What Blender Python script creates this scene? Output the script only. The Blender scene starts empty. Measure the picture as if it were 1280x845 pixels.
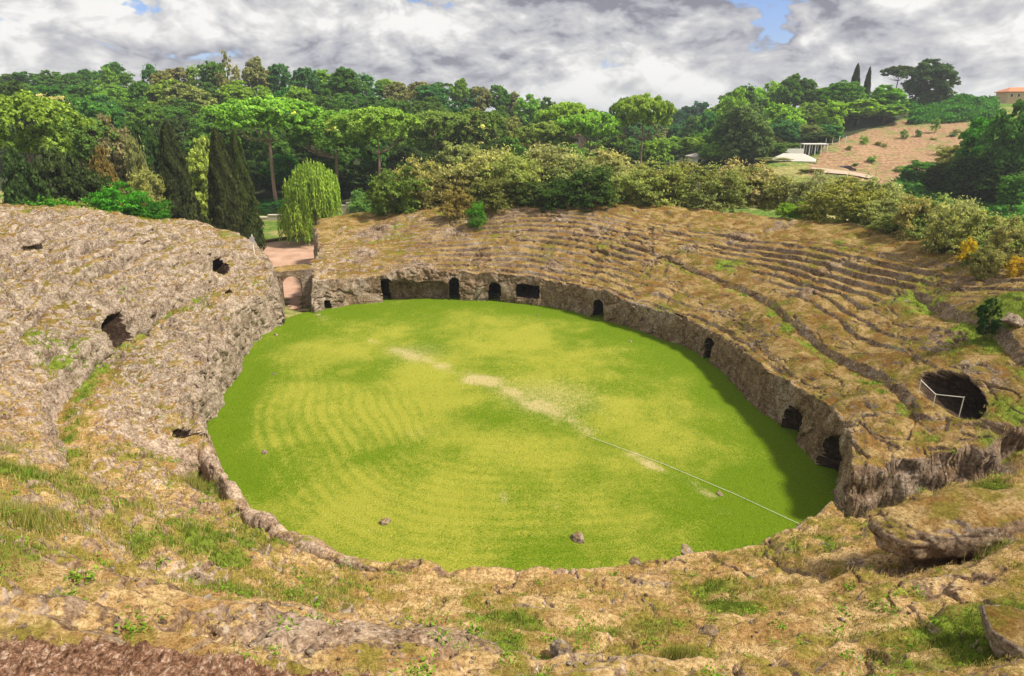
import bpy, math, random
import numpy as np
from mathutils import Vector
SC = bpy.context.scene
COL = SC.collection
rng = np.random.default_rng(7)
R = math.radians
# ------------------------------------------------------------ camera maths
F = 800.0                      # focal length in photo pixels (1280 wide)
PITCH = math.atan((422.5 - 140.0) / F)
CAMZ = 18.0
CP, SP = math.cos(PITCH), math.sin(PITCH)

def ray(px, py):
    r = (px - 640.0) / F; u = (422.5 - py) / F
    return np.array([r, CP + SP * u, -SP + CP * u])
def at_z(px, py, z):
    d = ray(px, py); t = (z - CAMZ) / d[2]
    return np.array([d[0] * t, d[1] * t, z])
def at_y(px, py, y):
    d = ray(px, py); t = y / d[1]
    return np.array([d[0] * t, y, CAMZ + d[2] * t])

# ------------------------------------------------------------ noise
_T = np.random.default_rng(3).random((64, 64, 64)).astype(np.float32)
_Tf = _T.ravel()
def vnoise(x, y, z):
    x = np.asarray(x, np.float32); y = np.asarray(y, np.float32); z = np.asarray(z, np.float32)
    xi = np.floor(x).astype(np.int32); yi = np.floor(y).astype(np.int32); zi = np.floor(z).astype(np.int32)
    fx = x - xi; fy = y - yi; fz = z - zi
    fx = fx * fx * fx * (fx * (fx * 6 - 15) + 10); fy = fy * fy * fy * (fy * (fy * 6 - 15) + 10); fz = fz * fz * fz * (fz * (fz * 6 - 15) + 10)
    x0 = (xi & 63) * 4096; x1 = ((xi + 1) & 63) * 4096
    y0 = (yi & 63) * 64; y1 = ((yi + 1) & 63) * 64
    z0 = zi & 63; z1 = (zi + 1) & 63
    t = _Tf
    a = t[x0 + y0 + z0] * (1 - fx) + t[x1 + y0 + z0] * fx
    b = t[x0 + y1 + z0] * (1 - fx) + t[x1 + y1 + z0] * fx
    c = t[x0 + y0 + z1] * (1 - fx) + t[x1 + y0 + z1] * fx
    d = t[x0 + y1 + z1] * (1 - fx) + t[x1 + y1 + z1] * fx
    return (a * (1 - fy) + b * fy) * (1 - fz) + (c * (1 - fy) + d * fy) * fz
def fbm(p, scale, octs=4, gain=.5, seed=0.0):
    x, y, z = p; v = 0; a = 1; n = 0; k = 1.0 / scale
    for i in range(octs):
        c, s = math.cos(.7 * i + seed), math.sin(.7 * i + seed)
        v = v + a * vnoise((x * c - y * s) * k + 13.7 * i + seed * 7, (x * s + y * c) * k + 5.1 * i, z * k + 9.3 * i + seed)
        n += a; a *= gain; k *= 2.03
    return v / n - .5
def billow(p, scale, octs=3, gain=.5, seed=0.0):
    x, y, z = p; v = 0; a = 1; n = 0; k = 1.0 / scale
    for i in range(octs):
        c, s = math.cos(.9 * i + seed), math.sin(.9 * i + seed)
        v = v + a * np.abs(2 * vnoise((x * c - y * s) * k + 3.7 * i + seed * 5, (x * s + y * c) * k + 8.1 * i, z * k + 2.3 * i + seed) - 1)
        n += a; a *= gain; k *= 2.1
    return v / n
def cells(x, y, scale, seed=0):
    """2D cellular noise: nearest and second nearest feature distance and the id of the cell."""
    x = np.asarray(x, np.float32) / scale; y = np.asarray(y, np.float32) / scale
    xi = np.floor(x).astype(np.int32); yi = np.floor(y).astype(np.int32)
    f1 = np.full(x.shape, 9, np.float32); f2 = f1.copy(); cid = np.zeros(x.shape, np.float32)
    for i in (-1, 0, 1):
        for j in (-1, 0, 1):
            cx = xi + i; cy = yi + j
            k = ((cx + 17 * seed) & 63) * 4096 + ((cy + 31 * seed) & 63) * 64
            ox = _Tf[k + 5]; oy = _Tf[k + 23]
            d = np.hypot(cx + ox - x, cy + oy - y)
            m = d < f1
            f2 = np.where(m, f1, np.minimum(f2, d)); cid = np.where(m, _Tf[k + 41], cid); f1 = np.where(m, d, f1)
    return f1, f2, cid
def sstep(a, b, x):
    t = np.clip((x - a) / (b - a), 0, 1); return t * t * (3 - 2 * t)

class TPS:
    """Thin-plate interpolation of heights through control points."""
    def __init__(s, pts, smooth=0.0):
        P = np.array(pts, float); s.P = P[:, :2]; n = len(P)
        D = np.hypot(s.P[:, None, 0] - s.P[None, :, 0], s.P[:, None, 1] - s.P[None, :, 1])
        K = np.where(D > 0, D * D * np.log(np.maximum(D, 1e-9)), 0) + smooth * np.eye(n)
        Q = np.hstack([np.ones((n, 1)), s.P])
        A = np.block([[K, Q], [Q.T, np.zeros((3, 3))]])
        s.w = np.linalg.solve(A, np.concatenate([P[:, 2], np.zeros(3)]))
    def __call__(s, x, y):
        x = np.asarray(x, float); y = np.asarray(y, float); sh = x.shape; x = x.ravel(); y = y.ravel()
        out = np.empty(x.size); n = len(s.P)
        for a in range(0, x.size, 100000):
            X = x[a:a + 100000]; Y = y[a:a + 100000]
            D2 = (X[:, None] - s.P[:, 0]) ** 2 + (Y[:, None] - s.P[:, 1]) ** 2
            out[a:a + 100000] = (.5 * D2 * np.log(np.maximum(D2, 1e-12))) @ s.w[:n] + s.w[n] + s.w[n + 1] * X + s.w[n + 2] * Y
        return out.reshape(sh)

# ------------------------------------------------------------ object helpers
def link(o, parent=None):
    COL.objects.link(o)
    if parent is not None: o.parent = parent
    return o
def tag(o, label=None, cat=None, group=None, kind=None):
    if label: o['label'] = label
    if cat: o['category'] = cat
    if group: o['group'] = group
    if kind: o['kind'] = kind
    return o
def empty(name, loc=(0, 0, 0), rz=0.0):
    o = bpy.data.objects.new(name, None); o.location = loc; o.rotation_euler = (0, 0, rz); o.empty_display_size = .3
    return link(o)
def mesh_np(name, V, Fq, smooth=False, attrs=None, fattrs=None):
    """mesh from vertex array (n,3) and an equal-size face array (m,3|4)."""
    me = bpy.data.meshes.new(name)
    V = np.asarray(V, np.float32); Fq = np.asarray(Fq, np.int32); m, k = Fq.shape
    me.vertices.add(len(V)); me.vertices.foreach_set('co', V.ravel())
    me.loops.add(m * k); me.loops.foreach_set('vertex_index', Fq.ravel())
    me.polygons.add(m); me.polygons.foreach_set('loop_start', np.arange(0, m * k, k, dtype=np.int32))
    me.polygons.foreach_set('loop_total', np.full(m, k, np.int32))
    if smooth: me.polygons.foreach_set('use_smooth', np.ones(m, bool))
    me.update(calc_edges=True)
    for n, a in (attrs or {}).items():
        me.attributes.new(n, 'FLOAT', 'POINT').data.foreach_set('value', np.asarray(a, np.float32).ravel())
    for n, a in (fattrs or {}).items():
        me.attributes.new(n, 'FLOAT', 'FACE').data.foreach_set('value', np.asarray(a, np.float32).ravel())
    return me
def obj(name, me, mat, parent=None):
    o = bpy.data.objects.new(name, me)
    if mat is not None and len(me.materials) == 0: me.materials.append(mat)
    return link(o, parent)
def grid_faces(nr, nc, wrap=False):
    i = np.arange(nr - 1)[:, None]; j = np.arange(nc if wrap else nc - 1)[None, :]; j2 = (j + 1) % nc
    return np.stack([i * nc + j, i * nc + j2, (i + 1) * nc + j2, (i + 1) * nc + j], -1).reshape(-1, 4)

class MB:
    """collects boxes, tubes and quads and builds ONE mesh object."""
    def __init__(s): s.v = []; s.f = []
    def quad(s, *p):
        b = len(s.v); s.v += [tuple(q) for q in p]; s.f.append(tuple(range(b, b + len(p)))); return s
    def box(s, x0, x1, y0, y1, z0, z1):
        b = len(s.v)
        s.v += [(x0, y0, z0), (x1, y0, z0), (x1, y1, z0), (x0, y1, z0), (x0, y0, z1), (x1, y0, z1), (x1, y1, z1), (x0, y1, z1)]
        s.f += [tuple(b + i for i in q) for q in ((3, 2, 1, 0), (4, 5, 6, 7), (0, 1, 5, 4), (1, 2, 6, 5), (2, 3, 7, 6), (3, 0, 4, 7))]
        return s
    def tube(s, pts, rad, n=7, cap=True):
        pts = [Vector(p) for p in pts]; rings = []
        if not hasattr(rad, '__len__'): rad = [rad] * len(pts)
        for i, p in enumerate(pts):
            d = (pts[min(i + 1, len(pts) - 1)] - pts[max(i - 1, 0)]).normalized()
            a = d.cross(Vector((.31, .95, .1)) if abs(d.z) > .8 else Vector((0, 0, 1))).normalized(); c = d.cross(a)
            b = len(s.v)
            s.v += [tuple(p + (a * math.cos(2 * math.pi * k / n) + c * math.sin(2 * math.pi * k / n)) * rad[i]) for k in range(n)]
            rings.append(b)
        for i in range(len(rings) - 1):
            for k in range(n):
                s.f.append((rings[i] + k, rings[i] + (k + 1) % n, rings[i + 1] + (k + 1) % n, rings[i + 1] + k))
        if cap: s.f += [tuple(rings[0] + k for k in reversed(range(n))), tuple(rings[-1] + k for k in range(n))]
        return s
    def mesh(s, name, smooth=False):
        me = bpy.data.meshes.new(name); me.from_pydata(s.v, [], s.f)
        if smooth: me.polygons.foreach_set('use_smooth', [True] * len(me.polygons))
        me.update(); return me
    def build(s, name, mat, parent=None, smooth=False): return obj(name, s.mesh(name, smooth), mat, parent)

# ------------------------------------------------------------ material helpers
class NT:
    def __init__(s, name):
        s.m = bpy.data.materials.new(name); s.m.use_nodes = True; s.t = s.m.node_tree
        for n in list(s.t.nodes): s.t.nodes.remove(n)
        s.out = s.n('ShaderNodeOutputMaterial')
    def n(s, ty, **kw):
        n = s.t.nodes.new(ty)
        for k, v in kw.items(): setattr(n, k, v)
        return n
    def l(s, a, b): s.t.links.new(a, b)
    def set(s, sock, v):
        if hasattr(v, 'node'): s.l(v, sock)
        elif v is not None: sock.default_value = v
    def pos(s): return s.n('ShaderNodeNewGeometry').outputs['Position']
    def scale(s, v, k):
        m = s.n('ShaderNodeVectorMath', operation='MULTIPLY'); s.set(m.inputs[0], v); m.inputs[1].default_value = k if hasattr(k, '__len__') else (k, k, k); return m.outputs[0]
    def noise(s, vec, sc, det=5, rough=.6, dist=0.0, out='Fac', dim='3D'):
        n = s.n('ShaderNodeTexNoise', noise_dimensions=dim); s.set(n.inputs['Vector'], vec)
        n.inputs['Scale'].default_value = sc; n.inputs['Detail'].default_value = det; n.inputs['Roughness'].default_value = rough; n.inputs['Distortion'].default_value = dist
        return n.outputs[out]
    def vor(s, vec, sc, feat='F1', rnd=1.0, out='Distance'):
        n = s.n('ShaderNodeTexVoronoi', feature=feat); s.set(n.inputs['Vector'], vec); n.inputs['Scale'].default_value = sc; n.inputs['Randomness'].default_value = rnd
        return n.outputs[out]
    def math(s, op, a, b=None, c=None, clamp=False):
        n = s.n('ShaderNodeMath', operation=op, use_clamp=clamp); s.set(n.inputs[0], a)
        if b is not None: s.set(n.inputs[1], b)
        if c is not None: s.set(n.inputs[2], c)
        return n.outputs[0]
    def attr(s, name): return s.n('ShaderNodeAttribute', attribute_name=name).outputs['Fac']
    def step(s, v, a, b):
        n = s.n('ShaderNodeMapRange', interpolation_type='SMOOTHSTEP'); s.set(n.inputs['Value'], v); n.inputs['From Min'].default_value = a; n.inputs['From Max'].default_value = b
        return n.outputs[0]
    def ramp(s, v, stops):
        n = s.n('ShaderNodeValToRGB'); s.set(n.inputs[0], v); e = n.color_ramp.elements
        while len(e) < len(stops): e.new(.5)
        for i, (p, c) in enumerate(stops): e[i].position = p; e[i].color = (*c, 1)
        return n.outputs[0]
    def mix(s, f, a, b, mode='MIX'):
        n = s.n('ShaderNodeMix', data_type='RGBA', blend_type=mode); s.set(n.inputs[0], f)
        for i, c in ((6, a), (7, b)):
            if hasattr(c, 'node'): s.l(c, n.inputs[i])
            else: n.inputs[i].default_value = (*c, 1)
        return n.outputs[2]
    def bump(s, h, st, dist, prev=None):
        n = s.n('ShaderNodeBump'); s.set(n.inputs['Height'], h); n.inputs['Strength'].default_value = st; n.inputs['Distance'].default_value = dist
        if prev is not None: s.l(prev, n.inputs['Normal'])
        return n.outputs[0]
    def bsdf(s, col, rough=.9, normal=None, spec=.2, **kw):
        b = s.n('ShaderNodeBsdfPrincipled')
        if hasattr(col, 'node'): s.l(col, b.inputs['Base Color'])
        else: b.inputs['Base Color'].default_value = (*col, 1)
        s.set(b.inputs['Roughness'], rough); b.inputs['Specular IOR Level'].default_value = spec
        if normal is not None: s.l(normal, b.inputs['Normal'])
        for k, v in kw.items(): s.set(b.inputs[k], v)
        s.l(b.outputs[0], s.out.inputs[0]); return b
def plain(name, col, rough=.8, spec=.3, vary=.25, sc=2.0):
    t = NT(name); p = t.pos(); n = t.noise(p, sc, 6, .65)
    c = t.mix(n, tuple(v * (1 - vary) for v in col), tuple(min(1, v * (1 + vary)) for v in col))
    t.bsdf(c, rough, t.bump(n, .3, .05), spec); return t.m
# ------------------------------------------------------------ the amphitheatre's plan, fitted to the photo
CX, CY = -2.0, 40.5
base_px = [(352, 399), (330, 425), (305, 460), (281, 490), (268, 520), (263, 548),
           (420, 391), (475, 378), (570, 376), (640, 380), (700, 388), (750, 398), (800, 415), (860, 440), (900, 464), (940, 498), (975, 538), (1003, 572), (1030, 605)]
edge = [at_z(px, py, 0) for px, py in base_px]
edge += [at_z(px, py, z) for px, py, z in [(274, 590, 1.6), (300, 612, 1.8), (330, 638, 1.9), (380, 664, 2.0), (430, 688, 2.0), (480, 703, 2.0), (540, 711, 2.1), (600, 713, 2.1), (700, 708, 2.1),
                                            (780, 695, 2.1), (860, 684, 2.2), (920, 668, 2.3), (1000, 655, 2.4), (1075, 648, 2.2)]]
edge = np.array(edge)
eth = np.arctan2(edge[:, 1] - CY, edge[:, 0] - CX); er = np.hypot(edge[:, 0] - CX, edge[:, 1] - CY)
NH = 6
def fbasis(t):
    t = np.asarray(t, float)
    return np.stack([np.ones_like(t)] + [f(k * t) for k in range(1, NH + 1) for f in (np.cos, np.sin)], -1)
A = fbasis(eth); reg = np.diag([0] + [1e-3 * k ** 4 for k in range(1, NH + 1) for _ in (0, 1)])
RC = np.linalg.solve(A.T @ A + reg, A.T @ er)
def rin(t): return fbasis(t) @ RC
def polar(x, y):
    """azimuth about the arena and the distance outside its edge."""
    t = np.arctan2(y - CY, x - CX); return t, np.hypot(x - CX, y - CY) - rin(t)
def per(t, deg_vals):
    d = np.array(sorted(deg_vals)); t = np.mod(np.degrees(t), 360)
    return np.interp(t, np.concatenate([[d[-1, 0] - 360], d[:, 0], [d[0, 0] + 360]]), np.concatenate([[d[-1, 1]], d[:, 1], [d[0, 1]]]))
WALLTOP = [(0, 2.5), (20, 2.3), (45, 2.4), (60, 2.6), (80, 2.8), (100, 2.9), (118, 3.0), (128, 3.1), (140, 3.4), (155, 3.3), (170, 3.3), (185, 2.9), (198, 2.4), (212, 1.8), (230, 1.9), (270, 2.1), (300, 2.3), (316, 3.0), (330, 3.3), (345, 3.0)]

# ------------------------------------------------------------ macro height of the rock
ctl = []
for d in range(0, 360, 9):
    t = R(d); r = rin(t) + .25; ctl.append((CX + r * math.cos(t), CY + r * math.sin(t), float(per(t, WALLTOP))))
for px, py, z in [(435, 262, 6.0), (470, 256, 6.6), (530, 258, 7.0), (600, 262, 7.2), (670, 265, 7.4), (740, 268, 7.5), (820, 268, 7.6), (900, 268, 7.8), (1000, 280, 8.0), (1100, 295, 8.3), (1180, 315, 8.5), (1240, 345, 8.7), (1279, 372, 8.9),
                  (1040, 460, 4.0), (1110, 520, 4.3), (1230, 450, 6.5), (960, 400, 4.2), (1130, 400, 6.1), (1050, 350, 6.2), (1150, 580, 3.6), (1230, 575, 4.4),
                  (600, 305, 4.8), (800, 310, 5.4), (450, 300, 4.6),
                  (200, 430, 4.0), (135, 490, 4.5), (270, 380, 4.5), (335, 345, 3.8), (290, 318, 5.8), (200, 288, 8.3), (100, 275, 10.2), (0, 268, 11.0), (0, 360, 8.7), (0, 450, 7.3), (120, 370, 7.4),
                  (0, 600, 9.2), (0, 720, 11.2), (90, 600, 7.0), (180, 620, 4.6), (300, 780, 9.4), (640, 845, 9.3), (640, 770, 5.2), (1000, 845, 8.8), (1000, 740, 5.3), (1279, 845, 9.3), (1279, 700, 7.7), (1279, 605, 6.9), (1090, 653, 3.1), (1180, 612, 5.2), (400, 760, 5.9)]:
    ctl.append(tuple(at_z(px, py, z)))
ctl += [(0, 0, 16.2), (0, 3.5, 13.2), (-5, 2, 14.8), (6, 2, 13.8), (-9, -5, 16.2), (10, -6, 15), (16, 4, 12), (-20, 4, 14), (0, -12, 16.5),
        (-44, 30, 12), (-46, 52, 11), (-50, 12, 14), (40, 42, 9), (34, 20, 10), (30, 4, 11.5), (46, 64, 8), (0, 95, 6.5), (-16, 84, 6), (26, 92, 7.5), (-38, 62, 8.5)]
_mz = TPS(ctl, .02)
def MZ(x, y): return _mz(x, y)
def hit(px, py, f=None, tmax=120):
    """first point of the macro surface on the line of sight of a photo pixel."""
    f = f or MZ; d = ray(px, py); ts = np.linspace(4, tmax, 3000)
    g = CAMZ + d[2] * ts - f(d[0] * ts, d[1] * ts)
    i = int(np.argmax(g < 0)); t = ts[i] if g[i] < 0 else 60
    return np.array([d[0] * t, d[1] * t, CAMZ + d[2] * t])
def path_curve(pix):
    q = [hit(*p) for p in pix]; ts = [polar(a[0], a[1]) for a in q]
    a = np.array([(np.degrees(t) % 360, s) for t, s in ts]); return a
def smax(t): return per(t, [(0, 24), (60, 24), (90, 26), (120, 26), (150, 28), (190, 30), (220, 34), (240, 40), (300, 40), (320, 32), (340, 26)])

def poly_sd(x, y, P):
    """signed distance to a polygon, negative inside."""
    P = np.array(P, float); n = len(P); d = np.full(x.shape, 1e9); ins = np.zeros(x.shape, bool)
    for i in range(n):
        a, b = P[i], P[(i + 1) % n]; e = b - a
        wx, wy = x - a[0], y - a[1]; h = np.clip((wx * e[0] + wy * e[1]) / (e @ e), 0, 1)
        d = np.minimum(d, np.hypot(wx - e[0] * h, wy - e[1] * h))
        c = ((a[1] <= y) != (b[1] <= y)) & (x < (b[0] - a[0]) * (y - a[1]) / (b[1] - a[1] + 1e-12) + a[0]); ins ^= c
    return np.where(ins, -d, d)
DOOR = at_z(368, 384, 0)[:2]; DAX = np.array([-.33, .944])
def dpt(a, b): return tuple(DOOR + DAX * b + np.array([DAX[1], -DAX[0]]) * a)
PLAZA = [dpt(-1.0, -5.5), dpt(1.9, -5.5), dpt(1.5, -2), dpt(1.7, 0), dpt(1.7, 3.2), dpt(2.6, 6), (-23.4, 74), (-26.5, 90), (-27, 120), (-70, 120), (-60, 74), (-40, 69.5), (-31, 67.5), dpt(-2.5, 6), dpt(-1.5, 3), dpt(-.95, 0)]
PORTA = [(13.6, 25.2), (16.5, 24.4), (21, 24.3), (28, 25.5), (40, 27), (40, 24.5), (28, 22.8), (21, 21.9), (16.3, 21.3), (13.5, 21.8)]

# caves in the podium wall: pixel of the foot, width m, height m, depth m, roundness
WALLCAVES = [((242, 556), 0, 1.6, 2.2, 1), ((522, 376), 6.3, 2.0, 1.2, .3), ((485, 378), .9, 2.3, 2.4, .2), ((569, 376), .9, 2.3, 2.6, .3), ((619, 378), 1.0, 1.9, 3.5, .4), ((750, 398), 1.15, 1.7, 3, .3),
             ((883, 452), 1.0, 1.75, 3, .6), ((987, 546), 1.7, 1.9, 3.2, 1), ((1045, 603), 2.7, 2.5, 4.5, 1), ((416, 391), .55, .95, 1.4, .9), ((366, 412), .0, 0, 0, 0)]
WALLWIN = [((660, 381), 2.3, .8, 1.95, 3.0)]   # window-like opening: sill and head heights
# pits in the slopes: pixel, half width, half length along the slope, push outwards, push down
PITS = [((273, 334), .95, .62, 4.2, 1.2), ((137, 402), 1.3, .30, 2.6, .5), ((240, 545), .62, .85, 3.0, .5), ((1186, 488), 1.75, .95, 4.8, 2.0), ((848, 397), .7, .4, 1.8, .5), ((276, 716), 0, .5, 1.3, .5),
        ((285, 362), .5, .3, 1.2, .3), ((658, 330), .0, .0, 0, 0)]
PATHS = []     # ledges cut along the tiers: (azimuth/offset table, width, strength)
for pix, w in (([(800, 322), (870, 352), (960, 408), (1040, 464), (1110, 522), (1138, 550)], 1.25), ([(1120, 372), (1160, 404), (1230, 452), (1279, 490)], 1.2),
               ([(300, 366), (270, 384), (200, 432), (160, 468), (132, 500), (128, 545), (160, 596)], 1.7), ([(480, 292), (600, 300), (700, 300), (800, 290), (900, 315)], .9), ([(545, 325), (640, 322), (720, 328), (800, 348), (870, 388), (930, 434), (985, 495)], .8)):
    PATHS.append((path_curve(pix), w))

def remap(t, s, x, y):
    """turns the smooth slope into ledges and rows of worn seats by shifting the offset it is read at."""
    n1 = fbm((x, y, 0 * x), 3.0, 3, seed=1.3); n2 = fbm((x, y, 0 * x), .9, 2, seed=2.1)
    n1 = n1 * 1.5; n3 = fbm((x, y, 0 * x), 7.0, 3, seed=5.1); out = s.copy(); deg = np.mod(np.degrees(t), 360)
    st = per(t, [(0, 1.4), (50, 1.4), (75, 1.4), (105, 1.3), (125, .8), (138, .1), (160, 1.1), (185, 1.2), (215, 1.1), (235, .8), (270, .5), (310, .5), (330, 1.1), (345, 1.4)])
    u = s + .42 * n1 + .09 * n2; p = per(t, [(0, .95), (40, .9), (75, .85), (120, .85), (140, 1.9), (215, 1.7), (235, 1.5), (300, 1.3), (325, 1.0)]); p = np.round(p * 20) / 20 + 0 * s; p = 1.0
    f = u / p - np.floor(u / p); stair = p * (np.floor(u / p) + sstep(.72, .90, f))
    ero = np.clip(.95 + 2.8 * fbm((x, y, 0 * x), 4.0, 3, seed=4.4), .15, 1.2); u2 = s + .8 * n1 + .25 * n2 + .6 * n3; p2 = 2.1; f2 = u2 / p2 - np.floor(u2 / p2); stair2 = p2 * (np.floor(u2 / p2) + sstep(.72, .90, f2)); ero2 = np.clip(.65 + 3.0 * n3, 0, 1.1); big_ = per(t, [(0, .35), (60, .2), (110, .25), (140, .6), (210, .6), (235, .6), (300, .6), (330, .5)])
    out = out + st * ero * sstep(.3, .8, s) * (1 - sstep(12, 15, s)) * (stair - u) * (1 - .6 * big_)
    out = out + big_ * ero2 * sstep(.5, 1.2, s) * (1 - sstep(16, 20, s)) * (stair2 - u2) * .8
    for (tab, w), sg in zip(PATHS, (1, .9, 1, .35, .35)):
        d = tab[:, 0]; dd = np.where(d < 90, d + 360, d) if d.max() - d.min() > 180 else d
        o = np.argsort(dd); dg = np.where(deg < 90, deg + 360, deg) if d.max() - d.min() > 180 else deg
        sp = np.interp(dg, dd[o], tab[o, 1]); win = sstep(dd.min() - 2.5, dd.min() + 2.5, dg) * (1 - sstep(dd.max() - 2, dd.max() + 3, dg))
        uu = s - sp + .35 * n1 + .12 * n2
        rr = np.interp(uu, [-1e3, 0, w, w + .35, w + 3.0, 1e3], [-1e3, 0, .08 * w, .8 * w + .35, w + 3.0, 1e3])
        k = win * sg; mixp = k * np.exp(-np.maximum(np.abs(uu - w / 2) - w, 0) ** 2 / 4)
        out = out * (1 - mixp) + (rr - uu + s) * mixp
    return out
# ------------------------------------------------------------ the rock-cut amphitheatre: one swept grid, split into its caves
NC = 2600; NW = 56; NS1 = 430; NS2 = 70
tt = np.linspace(0, 2 * np.pi, 20001)[:-1]
ex, ey = CX + (rin(tt) + 7) * np.cos(tt), CY + (rin(tt) + 7) * np.sin(tt)
cw = np.cumsum(1.0 / (np.hypot(ex, ey) * .9 + 4)); cw = cw / cw[-1]
th = np.interp((np.arange(NC) + .5) / NC, np.concatenate([[0], cw]), np.concatenate([tt, [2 * np.pi]]))
rr_ = rin(th)
sm = smax(th)
v1 = np.linspace(0, 1, NS1) ** 1.12
S = np.concatenate([.28 + v1[:, None] * (sm[None, :] * .62 - .28), (sm[None, :] * .62) + (np.linspace(0, 1, NS2 + 1)[1:, None] ** 1.3) * (sm[None, :] * .38)])
TH = np.broadcast_to(th, S.shape)
X = CX + (rr_ + S) * np.cos(TH); Y = CY + (rr_ + S) * np.sin(TH)
S2 = remap(TH, S, X, Y)
S2 = np.clip(S2, .25, None)
Z = MZ(CX + (rr_ + S2) * np.cos(TH), CY + (rr_ + S2) * np.sin(TH))
# mound beside the passage on the right, hollows and local relief
def gauss(px, py, rx, ry, h, z=None):
    c = hit(px, py); return h * np.exp(-(((X - c[0]) / rx) ** 2 + ((Y - c[1]) / ry) ** 2))
Z = Z + gauss(1215, 628, 2.4, 1.0, .5) - 1.15 * sstep(1.3, .8, np.hypot((X - hit(1205, 681)[0]) / 1.9, (Y - hit(1205, 681)[1]) / .62)) + gauss(480, 800, 2.5, 1.5, .35) - gauss(300, 735, 1.8, .8, .45) - gauss(280, 722, .9, .38, 1.0)
# wall rows
zt_n = np.stack([CX + rr_ * np.cos(th), CY + rr_ * np.sin(th), 0 * th]); ztn = 1.1 * fbm(tuple(zt_n), 2.6, 3, seed=1.1) + .5 * fbm(tuple(zt_n), .8, 2, seed=3.7)
fade = np.exp(-np.maximum(S - .28, 0) / .8); Z = Z + fade * ztn[None, :] * per(th, [(0, .8), (90, 1), (140, 1.2), (190, 1.0), (230, .5), (300, .6), (330, 1)])[None, :]
zt = Z[0]
vv = np.linspace(0, 1, NW)[:, None]
WS = .28 * vv ** 1.5 + 0 * zt; WZ = -.35 + (zt + .35) * vv
WTH = np.broadcast_to(th, WS.shape)
WX = CX + (rr_ + WS) * np.cos(WTH); WY = CY + (rr_ + WS) * np.sin(WTH)
X = np.vstack([WX[:-1], X]); Y = np.vstack([WY[:-1], Y]); Z = np.vstack([WZ[:-1], Z]); S = np.vstack([WS[:-1], S]); TH = np.broadcast_to(th, S.shape)
# ditch and parapet of the podium corridor on the near left
ditch = sstep(.62, .80, S) * (1 - sstep(1.5, 1.95, S)); dg = np.degrees(TH) % 360
wn = sstep(221, 225, dg) * (1 - sstep(259, 263, dg)); brk = 1 - .85 * np.exp(-((dg - 240) / 2.2) ** 2)
lowend = .35 + .65 * sstep(232, 226, dg) + .5 * sstep(246, 252, dg)
Z = Z - wn * brk * ditch * (1.3 + .6 * vnoise(X * .9, Y * .9, 0 * X)) * np.clip(lowend, 0, 1)
Z = Z + wn * brk * .22 * sstep(.02, .15, S) * (1 - sstep(.48, .62, S)) * vnoise(X * 1.3, Y * 1.3, 0 * X) * 1.6
# displacement along the surface normal
def normals(X, Y, Z):
    gx = [np.gradient(a, axis=0) for a in (X, Y, Z)]; hx = [(np.roll(a, -1, 1) - np.roll(a, 1, 1)) for a in (X, Y, Z)]
    nx = gx[2] * hx[1] - gx[1] * hx[2]; ny = gx[0] * hx[2] - gx[2] * hx[0]; nz = gx[1] * hx[0] - gx[0] * hx[1]
    l = np.sqrt(nx * nx + ny * ny + nz * nz) + 1e-9; sgn = np.where(nz[-1].mean() < 0, -1, 1)
    return sgn * nx / l, sgn * ny / l, sgn * nz / l
def blur(a, n):
    for _ in range(n): a = (a + np.roll(a, 1, 1) + np.roll(a, -1, 1)) / 3; b = a.copy(); b[1:-1] = (a[:-2] + a[1:-1] + a[2:]) / 3; a = b
    return a
nx, ny, nz = [blur(a, 3) for a in normals(X, Y, Z)]
P3 = (X, Y, Z)
left = per(TH, [(0, 0), (120, .1), (134, .7), (145, 1), (212, 1), (228, .45), (250, .3), (300, .2), (318, .15), (340, 0)])
near = per(TH, [(200, 0), (228, .8), (245, 1), (300, 1), (318, .6), (330, 0), (190, 0)])
wall = 1 - sstep(.2, .6, S)
OUTC = [(480, 290, 2.6), (455, 320, 1.8), (560, 288, 1.8), (640, 270, 1.6), (700, 272, 1.3), (740, 292, 1.5), (830, 328, 1.6), (1012, 366, 1.3), (915, 300, 1.6), (520, 338, 2.0), (860, 312, 1.2), (980, 282, 1.4), (1045, 330, 1.3), (1190, 420, 1.2), (1255, 460, 1.3), (1140, 370, 1.3), (1210, 350, 1.2), (1230, 540, 1.0), (1130, 610, .8), (600, 318, 1.2), (690, 330, 1.2)]
outc = 0 * S
for px, py, rx in OUTC:
    c = hit(px, py); outc = np.maximum(outc, np.exp(-(((X - c[0]) ** 2 + (Y - c[1]) ** 2) / rx ** 2)))
outc = np.clip(outc * (1 + 2.4 * fbm(P3, 1.6, 3, seed=51.0)), 0, 1)
lump = billow(P3, 2.3, 3, .5, .4); lump2 = billow(P3, .75, 3, .55, 1.7)
f1, f2, cid = cells(X + .5 * fbm(P3, 1.0, 2, seed=9), Y + Z * .6 + .5 * fbm(P3, 1.0, 2, seed=5), 1.25, 3)
g1, g2, gid = cells(X * .9 + .3 * fbm(P3, .5, 2, seed=3), Y + Z * .8 + .3 * fbm(P3, .5, 2, seed=8), .42, 5)
rocky = np.clip(.25 + .75 * left + 1.8 * np.maximum(fbm(P3, 4.0, 3, seed=6.2) - .02, 0) + .35 * wall + .8 * outc, 0, 1.3)
q1, q2, qid = cells(X * .8 + .9 * fbm(P3, 2.0, 3, seed=19), Y * .8 + Z * .7 + .9 * fbm(P3, 2.0, 3, seed=15), 2.3, 7)
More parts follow.
